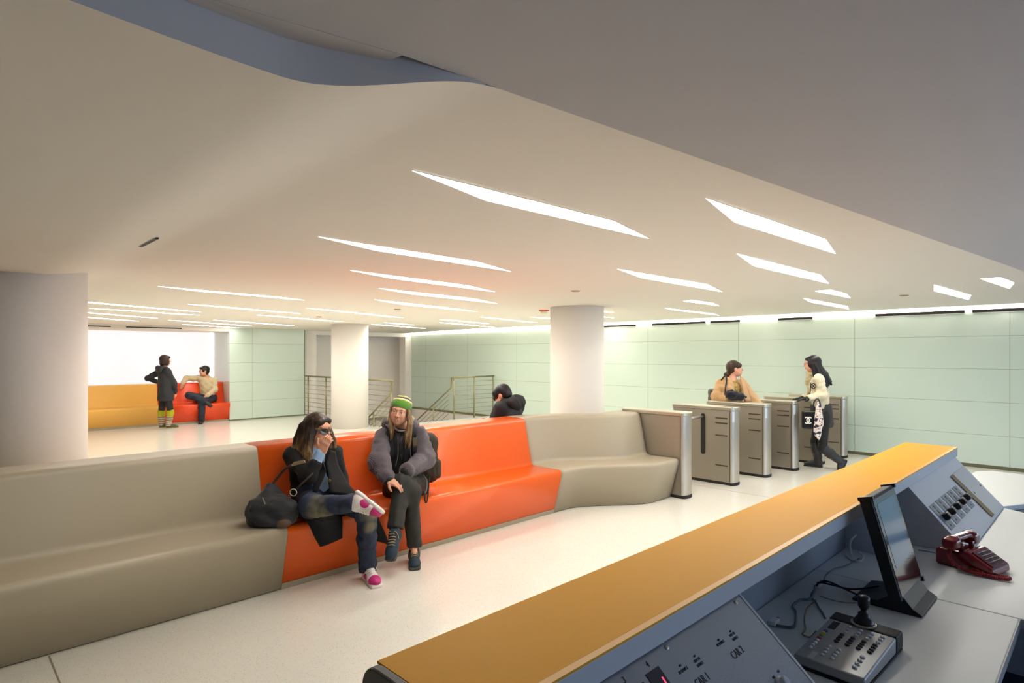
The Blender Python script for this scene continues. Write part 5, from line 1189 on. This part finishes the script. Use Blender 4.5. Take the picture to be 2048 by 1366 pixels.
# ------------------------------------------------------------------ woman standing by the far bench, hand on hip, seen from behind
def person_standing():
    D0 = 13.3; A = lambda x, y, d=0: atD(x, y, D0 + d)
    f1 = (VF * .78 + VR * .62).normalized(); r1 = f1.cross(VU)
    sh = A(329, 741); hip = A(331, 790); H = Head(A(331, 721, .02), VF * .62 + VR * .78, VU, 1.0)
    J = dict(pelvis=hip, waist=hip * .55 + sh * .45, chest=hip * .2 + sh * .8, neck=sh + VU * .05, front=f1, shR=sh + r1 * .15, shL=sh - r1 * .15, elL=A(296, 757, .05), wrL=A(316, 764, .16), elR=A(348, 767, .02), wrR=A(350, 784, .12),
             hipR=hip + r1 * .09, hipL=hip - r1 * .09, knR=A(341, 823, .0), knL=A(323, 823, .1), anR=A(337, 847, -.02), anL=A(323, 847, .10))
    if (J['shL'] - J['elL']).length > (J['shR'] - J['elL']).length: J['shR'], J['shL'], J['hipR'], J['hipL'] = J['shL'], J['shR'], J['hipL'], J['hipR']
    g = (VR * .85 + VF * .5).normalized(); J['anR'].z = J['anL'].z = .085; J['toeR'] = J['anR'] + g * .15 - VU * .05; J['toeL'] = J['anL'] + g * .15 - VU * .05
    hs = [hand(J['wrL'], VR * .7 + VF * .6 - VU * .2, -VU, side=1, curl=(.3, .5, .3)), hand(J['wrR'], -VU * .9 + VF * .3, -VR, side=1, curl=(.3, .4, .3))]
    p = solid('person', body(J, H, hs), .007, SKP); H.face(p, h=.004)
    tag(p, 'woman standing with hand on hip in a dark hooded coat and knitted leg warmers', 'person')
    hm = hairmat('dark_brown_bob', srgb(58, 36, 24), srgb(34, 20, 14), 60)
    q = [H.el(0, -.024, .034, .090, .104, .094, .02), H.el(0, -.05, -.05, .088, .072, .085, .03), H.el(.064, .01, -.03, .028, .06, .085, .02), H.el(-.064, .01, -.03, .028, .06, .085, .02), H.el(0, .06, .07, .062, .040, .030, .02)]
    solid('hair', q, .006, hm, p, 1)
    cm = mat('dark_coat', srgb(40, 42, 46), .75, bump=(60, .15)); fl = (f1, 1.3)
    q = [rc(hip - VU * .20, hip, .215, .185, .05, fl), rc(hip, J['waist'], .185, .165, .05, fl), rc(J['waist'], J['chest'], .165, .165, .05, fl), rc(J['chest'], sh + VU * .03, .14, .075, .05, fl), rc(J['shR'] - VU * .01, J['shL'] - VU * .01, .07, .07, .04)]
    for s in 'RL': q += [rc(J['sh' + s], J['el' + s], .070, .064, .03), rc(J['el' + s], J['wr' + s], .062, .050, .02)]
    q.append(bx(hip - VU * (.125 + .6), (1, 1, .6), None, .01, .015, op='s'))
    ct = solid('coat', q, .008, cm, p, 2, folds(.005, 30, 81))
    hc = sh - f1 * .11 + VU * .015
    solid('hood', [el(hc, (.13, .055, .095), (r1, f1, VU), .03), rc(sh + r1 * .11 + VU * .045, hc + r1 * .07 + VU * .05, .045, .05, .03), rc(sh - r1 * .11 + VU * .045, hc - r1 * .07 + VU * .05, .045, .05, .03)], .007, cm, ct, 2)
    tg = mat('black_tights', srgb(28, 28, 32), .7); q = []
    for s in 'RL': q += [rc(J['hip' + s], J['kn' + s], .092, .062, .05), rc(J['kn' + s], J['an' + s], .060, .042, .03)]
    solid('tights', q, .007, tg, p)
    wm = mat('fair_isle_knit', srgb(176, 158, 134), .9); nt = wm.node_tree; b = nt.nodes['Principled BSDF']; tc = nt.nodes.new('ShaderNodeTexCoord'); w = nt.nodes.new('ShaderNodeTexWave'); w.bands_direction = 'Z'; w.inputs['Scale'].default_value = 6.5; w.inputs['Distortion'].default_value = 1.2; w.inputs['Detail Scale'].default_value = 12
    nt.links.new(tc.outputs['Object'], w.inputs['Vector']); rp = nt.nodes.new('ShaderNodeValToRGB'); rp.color_ramp.elements[0].color = srgb(112, 92, 78); rp.color_ramp.elements[0].position = .2; rp.color_ramp.elements[1].color = srgb(186, 170, 148); rp.color_ramp.elements[1].position = .4; nt.links.new(w.outputs['Fac'], rp.inputs['Fac']); nt.links.new(rp.outputs['Color'], b.inputs['Base Color'])
    ym = mat('mustard_cuff', srgb(172, 172, 20), .85, bump=(200, .3)); sh_m = mat('grey_shoe', srgb(78, 72, 60), .6); so = mat('mustard_sole', srgb(150, 140, 60), .6)
    for s in 'RL':
        a, k_ = J['an' + s], J['kn' + s]; top = a * .08 + k_ * .92
        lw = solid('leg_warmer', [rc(a, a * .5 + top * .5, .055, .066, .03), rc(a * .5 + top * .5, top, .066, .064, .02)], .006, wm, p, 2, folds(.003, 50, 83))
        solid('cuff', [rc(top - (top - a).normalized() * .05, top + (top - a).normalized() * .02, .074, .076, .02)], .006, ym, lw, 2, folds(.003, 60, 84))
        hh = V((a.x, a.y, 0)) - g * .05; shoe(p, hh, hh + g * .2, VU, .25, sh_m, so, None, h=.006)
person_standing()
# ------------------------------------------------------------------ man sitting on the red bench
def person_seated_man():
    f1 = V((-.25, -.97, 0)).normalized(); r1 = f1.cross(VU); A = at
    hip = A(416, 797, 15.80); sh = A(413, 758, 15.86); H = Head(A(408, 742, 15.80), -VR * .72 - VF * .66, VU, 1.03)
    J = dict(pelvis=hip, waist=hip * .5 + sh * .5, chest=hip * .2 + sh * .8, neck=sh + VU * .06, front=f1, shR=A(399, 757, 15.88), shL=A(428, 761, 15.78), elR=A(372, 757, 15.96), wrR=A(364.5, 769, 15.80), elL=A(430, 779, 15.68), wrL=A(412, 793, 15.48),
             hipR=hip + r1 * .09, hipL=hip - r1 * .09, knR=A(378, 791, 15.50), anR=A(408, 801, 15.28), knL=A(404, 806, 15.36), anL=A(403, 843, 15.38))
    J['anL'].z = .09; tL = atz(394, 851, .02); g = (V((tL.x, tL.y, 0)) - V((J['anL'].x, J['anL'].y, 0))).normalized(); J['toeL'] = J['anL'] + g * .16 - VU * .05; tR = A(421, 810, 15.16); frR = (tR - J['anR']).normalized(); upR = (VU * .2 + VR * .5 - VF * .6); upR = (upR - frR * upR.dot(frR)).normalized(); J['toeR'] = J['anR'] + frR * .14 - upR * .045
    hs = [hand(J['wrR'], -VR * .25 - VU * .9, VF * .3 - VR * .5, side=1, curl=(.25, .35, .3), spread=.05), hand(J['wrL'], -VR * .8 - VU * .4, -VU, side=1, curl=(.3, .4, .3))]
    p = solid('person', body(J, H, hs, 1.05), .007, SK); H.face(p, smile=1, h=.004)
    tag(p, 'man in a beige sweater sitting on the red bench, arm along its back', 'person')
    hm = hairmat('black_short_hair', srgb(28, 22, 18), srgb(14, 11, 9), 60)
    q = [H.el(0, -.026, .042, .088, .100, .088, .02), H.el(0, -.055, -.02, .080, .060, .075, .03), H.el(0, .064, .066, .068, .036, .030, .02), H.el(.070, .03, .02, .016, .03, .045, .015), H.el(-.070, .03, .02, .016, .03, .045, .015)]
    solid('hair', q, .006, hm, p, 1, folds(.003, 90, 91))
    bm = B()
    for x in (-1, 1): tube(bm, [H.p(x * (.033 + .024 * math.cos(a)), .100, -.002 + .016 * math.sin(a)) for a in [2 * PI * i / 16 for i in range(17)]], .002, 6); tube(bm, [H.p(x * .057, .098, .004), H.p(x * .076, .0, .004)], .002, 6)
    obj('glasses', bm, mat('thin_glasses', srgb(70, 50, 40), .3), p)
    sw = wave_bump(mat('beige_knit', srgb(206, 186, 148), .85, sheen=.3), 60, .3, 'Z', 2); fl = (f1, 1.25)
    q = [rc(hip - VU * .02, J['waist'], .165, .160, .05, fl), rc(J['waist'], J['chest'], .160, .172, .05, fl), rc(J['chest'], sh + VU * .01, .15, .09, .05, fl), rc(J['shR'], J['shL'], .075, .075, .05)]
    for s in 'RL':
        e, w = J['el' + s], J['wr' + s]; q += [rc(J['sh' + s], e, .076, .066, .03), rc(e, e * .12 + w * .88, .064, .050, .03)]
    q += [el(sh + VU * .05 + f1 * .05, (.06, .06, .04), (r1, f1, VU), .01, op='s')]
    solid('sweater', q, .007, sw, p, 2, folds(.006, 32, 93))
    solid('undershirt', [rc(sh + VU * .00 + f1 * .02, sh + VU * .035, .068, .056, .02)], .006, M['blackm'], p)
    dm = mat('dark_denim', srgb(36, 44, 60), .75, bump=(200, .1)); q = [rc(J['hipR'], J['hipL'], .11, .11, .05)]
    for s in 'RL':
        k_, a = J['kn' + s], J['an' + s]; q += [rc(J['hip' + s], k_, .105, .082, .05), rc(k_, a, .082, .072, .04)]
    solid('jeans', q, .008, dm, p, 2, folds(.004, 40, 95))
    bs = mat('dark_leather_shoe', srgb(30, 24, 22), .4); hh = V((J['anL'].x, J['anL'].y, 0)) - g * .05; shoe(p, hh, hh + g * .2, VU, .28, bs, M['black'], None, h=.006)
    fr, up = frR, upR
    shoe(p, J['anR'] - fr * .05 - up * .07, J['anR'] + fr * .2 - up * .07, up, .28, mat('charcoal_trainer', srgb(46, 44, 46), .6), mat('dark_tread', srgb(74, 70, 66), .7), None, h=.006)
person_seated_man()
# ------------------------------------------------------------------ woman in a tan coat between the turnstiles
def person_tan():
    D0 = 8.75; A = lambda x, y, d=0: atD(x, y, D0 + d)
    f1 = (-VF * .80 + VR * .60).normalized(); r1 = f1.cross(VU)
    sh = A(1463, 766); hip = A(1468, 822); H = Head(A(1470, 737, .0), VR * .98 - VF * .12 + VU * .04, VU - VR * .04, 1.02)
    J = dict(pelvis=hip, waist=hip * .55 + sh * .45, chest=hip * .2 + sh * .8, neck=sh + VU * .03, front=f1, shR=A(1443, 767, .03), shL=A(1485, 768, .08), elR=A(1434, 794, -.02), wrR=A(1458, 799, -.16), elL=A(1502, 795, .02), wrL=A(1520, 812, -.05),
             hipR=hip + r1 * .09, hipL=hip - r1 * .09, knR=A(1466, 870, -.05), knL=A(1480, 870), anR=A(1464, 921), anL=A(1482, 921))
    for s in 'RL': J['an' + s].z = .09; J['toe' + s] = J['an' + s] + f1 * .15 - VU * .05
    hs = [hand(J['wrR'], VR * .9 - VU * .3, -VF * .2 - VU, side=-1, curl=(.4, .6, .5)), hand(J['wrL'], VR * .7 - VU * .7, -VU, side=1)]
    p = solid('person', body(J, H, hs), .006, SKP); H.face(p, h=.004)
    tag(p, 'woman in a tan coat with hair in a low bun at the turnstiles', 'person')
    hm = hairmat('chestnut_hair', srgb(74, 54, 34), srgb(44, 30, 18), 60)
    q = [H.el(0, -.026, .036, .084, .098, .086, .02), H.el(0, -.06, -.01, .074, .058, .066, .03), H.el(.05, .03, .045, .034, .055, .040, .02), H.el(-.05, .03, .045, .034, .055, .040, .02), H.el(0, -.112, -.082, .040, .050, .038, .02), H.el(0, -.085, -.055, .035, .035, .03, .02)]
    q += [H.el(s_ * .078, -.008, -.018, .012, .020, .034, .006, op='s') for s_ in (1, -1)]
    solid('hair', q, .0045, hm, p, 1)
    cm = mat('tan_wool', srgb(200, 160, 114), .85, sheen=.15, bump=(120, .15)); q = []
    for s in (1, -1):
        o = r1 * s; q += [rc(hip + o * .11 - VU * .35, hip + o * .105, .12, .105, .04), rc(hip + o * .105, J['chest'] + o * .10, .105, .090, .04), rc(J['chest'] + o * .10, sh + o * .065 + VU * .02, .09, .055, .04)]
        e, w, a = (J['elR'], J['wrR'], J['shR']) if s > 0 else (J['elL'], J['wrL'], J['shL'])
        q += [rc(a, e, .078, .082, .03), rc(e, e * .2 + w * .8, .080, .062, .03)]
    q += [rc(hip - f1 * .08 - VU * .3, sh - f1 * .05, .16, .10, .05, (f1, 1.4))]
    ct = solid('coat', q, .006, cm, p, 2, folds(.006, 34, 101))
    grid_sheet('lapel', [[A(1480, 752, -.06), A(1487, 757, -.04)], [A(1483, 766, -.12), A(1492, 768, -.08)], [A(1486, 782, -.15), A(1496, 784, -.10)], [A(1490, 802, -.16), A(1502, 803, -.11)]], cm, ct, .012, 1)
    bl = mat('gold_print_blouse', srgb(196, 166, 92), .7, var=(70, srgb(120, 92, 40), .12))
    solid('blouse', [rc(hip, J['chest'] + f1 * .02, .13, .125, .05, (f1, 1.2)), rc(J['chest'] + f1 * .02, sh + f1 * .02, .11, .05, .04, (f1, 1.2))], .006, bl, p)
    solid('trousers', sum([[rc(J['hip' + s], J['kn' + s], .09, .068, .05), rc(J['kn' + s], J['an' + s], .066, .052, .03)] for s in 'RL'], []), .008, M['blackm'], p)
    for s in 'RL': hh = V((J['an' + s].x, J['an' + s].y, 0)) - f1 * .05; shoe(p, hh, hh + f1 * .2, VU, .25, M['blackm'], M['black'], None, h=.006)
    nv = mat('navy_wool', srgb(24, 22, 32), .9, sheen=.2)
    b = solid('folded_scarf', [el(A(1463, 789, -.27), (.09, .07, .075), (VR, -VF, VU), .04), el(A(1476, 792, -.27), (.09, .06, .06), (VR, -VF, VU), .04), rc(A(1484, 795, -.26), A(1491, 795, -.24), .035, .016, .03)], .006, nv, None, 2, folds(.008, 46, 105))
    tag(b, 'bundled navy scarf held under the arm of the woman in the tan coat', 'scarf')
    hb = mat('olive_black_leather', srgb(44, 40, 30), .45)
    b = solid('shoulder_bag', [bx(A(1427, 795, .10), (.055, .10, .13), (VR, VF, VU), .03, .02)], .006, hb, None, 2, folds(.003, 40, 107)); tag(b, 'small dark bag hanging at the elbow of the woman in the tan coat', 'handbag')
    bm = B(); tube(bm, spline([A(1429, 782, .08), A(1440, 764, .0), A(1450, 752, -.04), A(1453, 760, -.10), A(1451, 775, -.13), A(1450, 790, -.13)], 8), .012, 8); obj('strap', bm, mat('dark_brown_strap', srgb(42, 28, 24), .5), b, smooth=True)
    bm = B(); tube(bm, [A(1427, 795, -.01) + (VR * math.cos(a) + VU * math.sin(a)) * .018 for a in [2 * PI * i / 16 for i in range(17)]], .004, 6); obj('clasp_ring', bm, M['cap'], b)
person_tan()
# ------------------------------------------------------------------ woman walking through in a cream jacket
def person_walking():
    D0 = 8.62; A = lambda x, y, d=0: atD(x, y, D0 + d)
    f1 = (-VR * .80 + VF * .60).normalized(); r1 = f1.cross(VU)
    sh = A(1637, 757); hip = A(1642, 822); H = Head(A(1624, 727, .0), -VR * .90 + VF * .40 - VU * .05, VU, .98)
    J = dict(pelvis=hip, waist=hip * .55 + sh * .45, chest=hip * .2 + sh * .8, neck=sh + VU * .05, front=f1, shL=A(1637, 758, -.16), shR=A(1634, 758, .16), elL=A(1646, 790, -.20), wrL=A(1616, 797, -.20), elR=A(1630, 790, .22), wrR=A(1606, 796, .16),
             hipR=A(1643, 832, .09), hipL=A(1647, 832, -.09), knR=A(1630, 884, .08), anR=A(1637, 925, .10), knL=A(1645, 895, -.08), anL=A(1680, 922, -.10))
    J['anR'].z = .085; J['toeR'] = J['anR'] + f1 * .17 - VU * .05; tl_ = A(1673, 941, -.13); frL = (tl_ - J['anL']).normalized(); upL = (J['knL'] - J['anL']).normalized(); upL = (upL - frL * upL.dot(frL)).normalized(); J['toeL'] = J['anL'] + frL * .13 - upL * .045
    hs = [hand(J['wrL'], -VR * .95 - VU * .1, -VU, side=1, curl=(.2, .3, .2)), hand(J['wrR'], -VR * .95 - VU * .1, -VU, side=-1, curl=(.2, .3, .2))]
    p = solid('person', body(J, H, hs), .006, SKP); H.face(p, h=.004)
    tag(p, 'long-haired woman in a cream jacket and black boots walking into a turnstile lane', 'person')
    hm = hairmat('long_black_hair', srgb(22, 20, 22), srgb(12, 11, 12), 60); dn = V((0, 0, -1)); rg = random.Random(9)
    q = [H.el(0, -.026, .038, .086, .100, .086, .02), H.el(0, -.06, -.03, .080, .064, .09, .03), H.el(.062, .01, .0, .026, .05, .075, .02), H.el(-.062, .01, .0, .026, .05, .075, .02), H.el(0, .058, .066, .060, .035, .028, .02)]
    for i in range(40):
        s_ = rg.uniform(-1, 1); y0 = rg.uniform(-.11, -.01) if abs(s_) < .7 else rg.uniform(-.08, .03)
        st = H.p(s_ * .078, y0, rg.uniform(-.06, .0)); back = -f1 * rg.uniform(.06, .17) * (1 if y0 < -.03 else .25); ln = rg.uniform(.24, .30)
        q += chain([st, st + dn * ln * .5 + back * .45 - f1 * .02, st + dn * ln + back], [.018, .021, .006], .022)
    solid('hair', q, .005, hm, p, 1)
    bm = B(); 
    for x in (-1, 1): tube(bm, [H.p(x * (.032 + .022 * math.cos(a)), .100, -.003 + .014 * math.sin(a)) for a in [2 * PI * i / 16 for i in range(17)]], .0022, 6); tube(bm, [H.p(x * .054, .098, .002), H.p(x * .076, .0, .002)], .0022, 6)
    obj('glasses', bm, mat('brown_glasses', srgb(120, 60, 40), .3), p)
    cm = wave_bump(mat('cream_knit', srgb(232, 222, 190), .85, sheen=.3), 70, .4, 'Z', 2); fl = (f1, 1.15)
    q = [rc(hip - VU * .03, J['waist'], .140, .134, .05, fl), rc(J['waist'], J['chest'], .134, .138, .05, fl), rc(J['chest'], sh + VU * .02, .13, .075, .05, fl), rc(J['shR'], J['shL'], .06, .06, .05)]
    for s in 'RL': e, w = J['el' + s], J['wr' + s]; q += [rc(J['sh' + s], e, .068, .062, .03), rc(e, e * .15 + w * .85, .060, .050, .03)]
    jk = solid('jacket', q, .006, cm, p, 2, folds(.005, 34, 111))
    bm = B(); tube(bm, spline([A(1622, 765, -.16), A(1621, 780, -.17), A(1619, 795, -.17)], 6), .006, 6); tube(bm, spline([A(1609, 795, -.255), A(1612, 802, -.255), A(1621, 804, -.255)], 6), .006, 6); obj('black_trim', bm, M['blackm'], jk)
    bm = B(); c = A(1627, 772, -.175); tube(bm, [c + (VR * math.cos(a) + VU * math.sin(a)) * .034 for a in [2 * PI * i / 20 for i in range(21)]], .006, 6); tube(bm, [c + VR * .02 - VU * .02, c - VR * .02 + VU * .02], .006, 6); tube(bm, [c - VR * .02 - VU * .02, c + VR * .02 + VU * .02], .006, 6); obj('brooch', bm, M['blackm'], jk)
    sc = mat('khaki_scarf', srgb(174, 158, 112), .85, var=(18, srgb(212, 202, 164), .15))
    solid('neck_scarf', [rc(sh + VU * .095 + r1 * .06 + f1 * .01, sh + VU * .085 + f1 * .10, .052, .055, .03), rc(sh + VU * .095 - r1 * .06 + f1 * .01, sh + VU * .085 + f1 * .10, .052, .055, .03), rc(sh + VU * .07 + f1 * .09, sh - VU * .06 + f1 * .14, .058, .038, .03), rc(sh - VU * .05 + f1 * .13, sh - VU * .22 + f1 * .13, .035, .02, .03)], .006, sc, p, 2, folds(.006, 50, 113))
    gl = mat('black_glove', srgb(18, 18, 18), .6)
    for s in 'LR':
        d = (J['wr' + s] - J['el' + s]).normalized(); hq = hand(J['wr' + s], -VR * .95 - VU * .1, -VU, side=1 if s == 'L' else -1, k=1.1, curl=(.2, .3, .2))
        solid('glove', [rc(J['wr' + s] - d * .03, J['wr' + s] + d * .01, .036, .034, .02)] + hq, .005, gl, p)
    sk = mat('charcoal_skirt', srgb(52, 52, 54), .75); solid('skirt', [rc(hip + VU * .03, hip - VU * .16 + VR * .015, .142, .150, .05), bx(hip - VU * (.235 + .4), (1, 1, .4), None, .01, .015, op='s')], .007, sk, p, 2, folds(.004, 40, 115))
    tg = mat('black_leggings', srgb(20, 20, 22), .7); q = []
    for s in 'RL': q += [rc(J['hip' + s], J['kn' + s], .088, .060, .05), rc(J['kn' + s], J['an' + s], .056, .042, .03)]
    solid('leggings', q, .007, tg, p)
    bt = mat('black_boot_leather', srgb(34, 35, 38), .42); 
    for s, fr, up in (('R', f1, VU), ('L', None, None)):
        k_, a = J['kn' + s], J['an' + s]; 
        if fr is None: fr, up = frL, upL
        hh = (V((a.x, a.y, 0)) if s == 'R' else a - up * .085) - fr * .055
        s_ = shoe(p, hh, hh + fr * .2, up, .255, bt, M['black'], None, .9, h=.005)
        sh_ = solid('boot_shaft', [rc(a - (k_ - a).normalized() * .01, a * .45 + k_ * .55, .052, .066, .03), rc(a * .45 + k_ * .55, a * .08 + k_ * .92, .066, .068, .02)], .006, bt, p, 2, folds(.003, 50, 117))
    # tote bag with white monogram, patterned scarf tied to its handle
    bd = mat('black_patent_bag', srgb(18, 18, 22), .3); c = A(1625, 840, -.27); bxx = (-VR * .96 + VF * .28).normalized(); byy = bxx.cross(VU)
    b = solid('tote_bag', [bx(c, (.135, .055, .125), (bxx, byy, VU), .02, .02)], .006, bd, None); tag(b, 'black tote bag with white interlocking letters carried by the walking woman', 'handbag')
    for o in (-.04, .04):
        bm = B(); tube(bm, spline([c - bxx * .06 + VU * .105 + byy * o, A(1627, 810, -.27) + byy * o * .5, A(1634, 797, -.24), A(1640, 806, -.26) + byy * o * .4, c + bxx * -.10 + VU * .10 + byy * o], 6), .008, 6); obj('handle', bm, bd, b, smooth=True)
    s_ = -1 if byy.dot(VF) > 0 else 1; n = byy * s_; wm = mat('white_monogram', srgb(240, 238, 232), .4); lx = VR - n * VR.dot(n); lx.normalize(); cc = c - VR * .075 + n * .058; cc = c + lx * -.066 + n * .057
    for sg, off in ((1, .018), (-1, -.018)):
        bm = B(); pts = [cc + lx * (off + sg * -.034 * math.cos(a)) + VU * .043 * math.sin(a) for a in [-2.3 + 4.6 * i / 20 for i in range(21)]]
        tube(bm, pts, .009, 6); o_ = obj('monogram', bm, wm, b)
    pm = mat('silk_print', srgb(226, 222, 214), .5); nt = pm.node_tree; bb = nt.nodes['Principled BSDF']; tc = nt.nodes.new('ShaderNodeTexCoord'); vn = nt.nodes.new('ShaderNodeTexNoise'); vn.inputs['Scale'].default_value = 14; vn.inputs['Detail'].default_value = 1; nt.links.new(tc.outputs['Object'], vn.inputs['Vector'])
    rp = nt.nodes.new('ShaderNodeValToRGB'); rp.color_ramp.interpolation = 'CONSTANT'; cs = [(0, (30, 40, 84)), (.42, (150, 104, 60)), (.46, (228, 224, 216)), (.58, (176, 60, 40)), (.61, (228, 224, 216)), (.68, (110, 92, 60))]
    while len(rp.color_ramp.elements) < len(cs): rp.color_ramp.elements.new(.5)
    for e, (po, c_) in zip(rp.color_ramp.elements, cs): e.position = po; e.color = srgb(*c_)
    nt.links.new(vn.outputs['Fac'], rp.inputs['Fac']); nt.links.new(rp.outputs['Color'], bb.inputs['Base Color'])
    ks = grid_sheet('silk_scarf', [[A(1634, 806, -.36), A(1637, 804, -.37), A(1641, 807, -.36)], [A(1631, 820, -.37), A(1637, 820, -.39), A(1643, 820, -.37)], [A(1629, 840, -.37), A(1636, 838, -.40), A(1647, 846, -.37)], [A(1627, 862, -.36), A(1635, 866, -.38), A(1643, 858, -.36)], [A(1630, 872, -.35), A(1638, 880, -.36), A(1643, 866, -.35)]], pm, None, .006, 2)
    tag(ks, 'white, navy and brown silk scarf tied to the black tote bag', 'scarf')
person_walking()
# ================================================================== finishing: origins at the base of things
bpy.context.view_layer.update()
for o in list(COL.objects):
    if o.parent is None and o.type == 'MESH' and o.get('kind') != 'structure' and o.location.length == 0:
        cs = [v.co for v in o.data.vertices]
        if not cs: continue
        c = V(((min(p.x for p in cs) + max(p.x for p in cs)) / 2, (min(p.y for p in cs) + max(p.y for p in cs)) / 2, min(p.z for p in cs)))
        o.data.transform(Matrix.Translation(-c)); o.location = c
        for ch in o.children: ch.location = ch.location - c
# ------------------------------------------------------------------ daylight assumed from the unseen side behind the desk
w = bpy.data.worlds.new('dim_daylight'); SC.world = w; w.use_nodes = True
w.node_tree.nodes['Background'].inputs[0].default_value = (.58, .71, 1.0, 1)
w.node_tree.nodes['Background'].inputs[1].default_value = .11
# ------------------------------------------------------------------ camera
cd = bpy.data.cameras.new('camera'); cam = bpy.data.objects.new('camera', cd); COL.objects.link(cam)
cd.sensor_width = 36; cd.lens = F / 2048 * 36; cd.shift_y = (HY - 683) / 2048; cd.clip_start = .05
cam.location = (0, 0, EYE); cam.rotation_euler = (PI / 2, 0, ANG - PI / 2)
SC.camera = cam
SC.view_settings.view_transform = 'Standard'; SC.view_settings.look = 'None'; SC.view_settings.exposure = 0.17; SC.view_settings.gamma = 1
SC.view_settings.use_curve_mapping = False
SC.cycles.max_bounces = 8; SC.cycles.diffuse_bounces = 5; SC.cycles.glossy_bounces = 3; SC.cycles.transmission_bounces = 3; SC.cycles.adaptive_threshold = .03
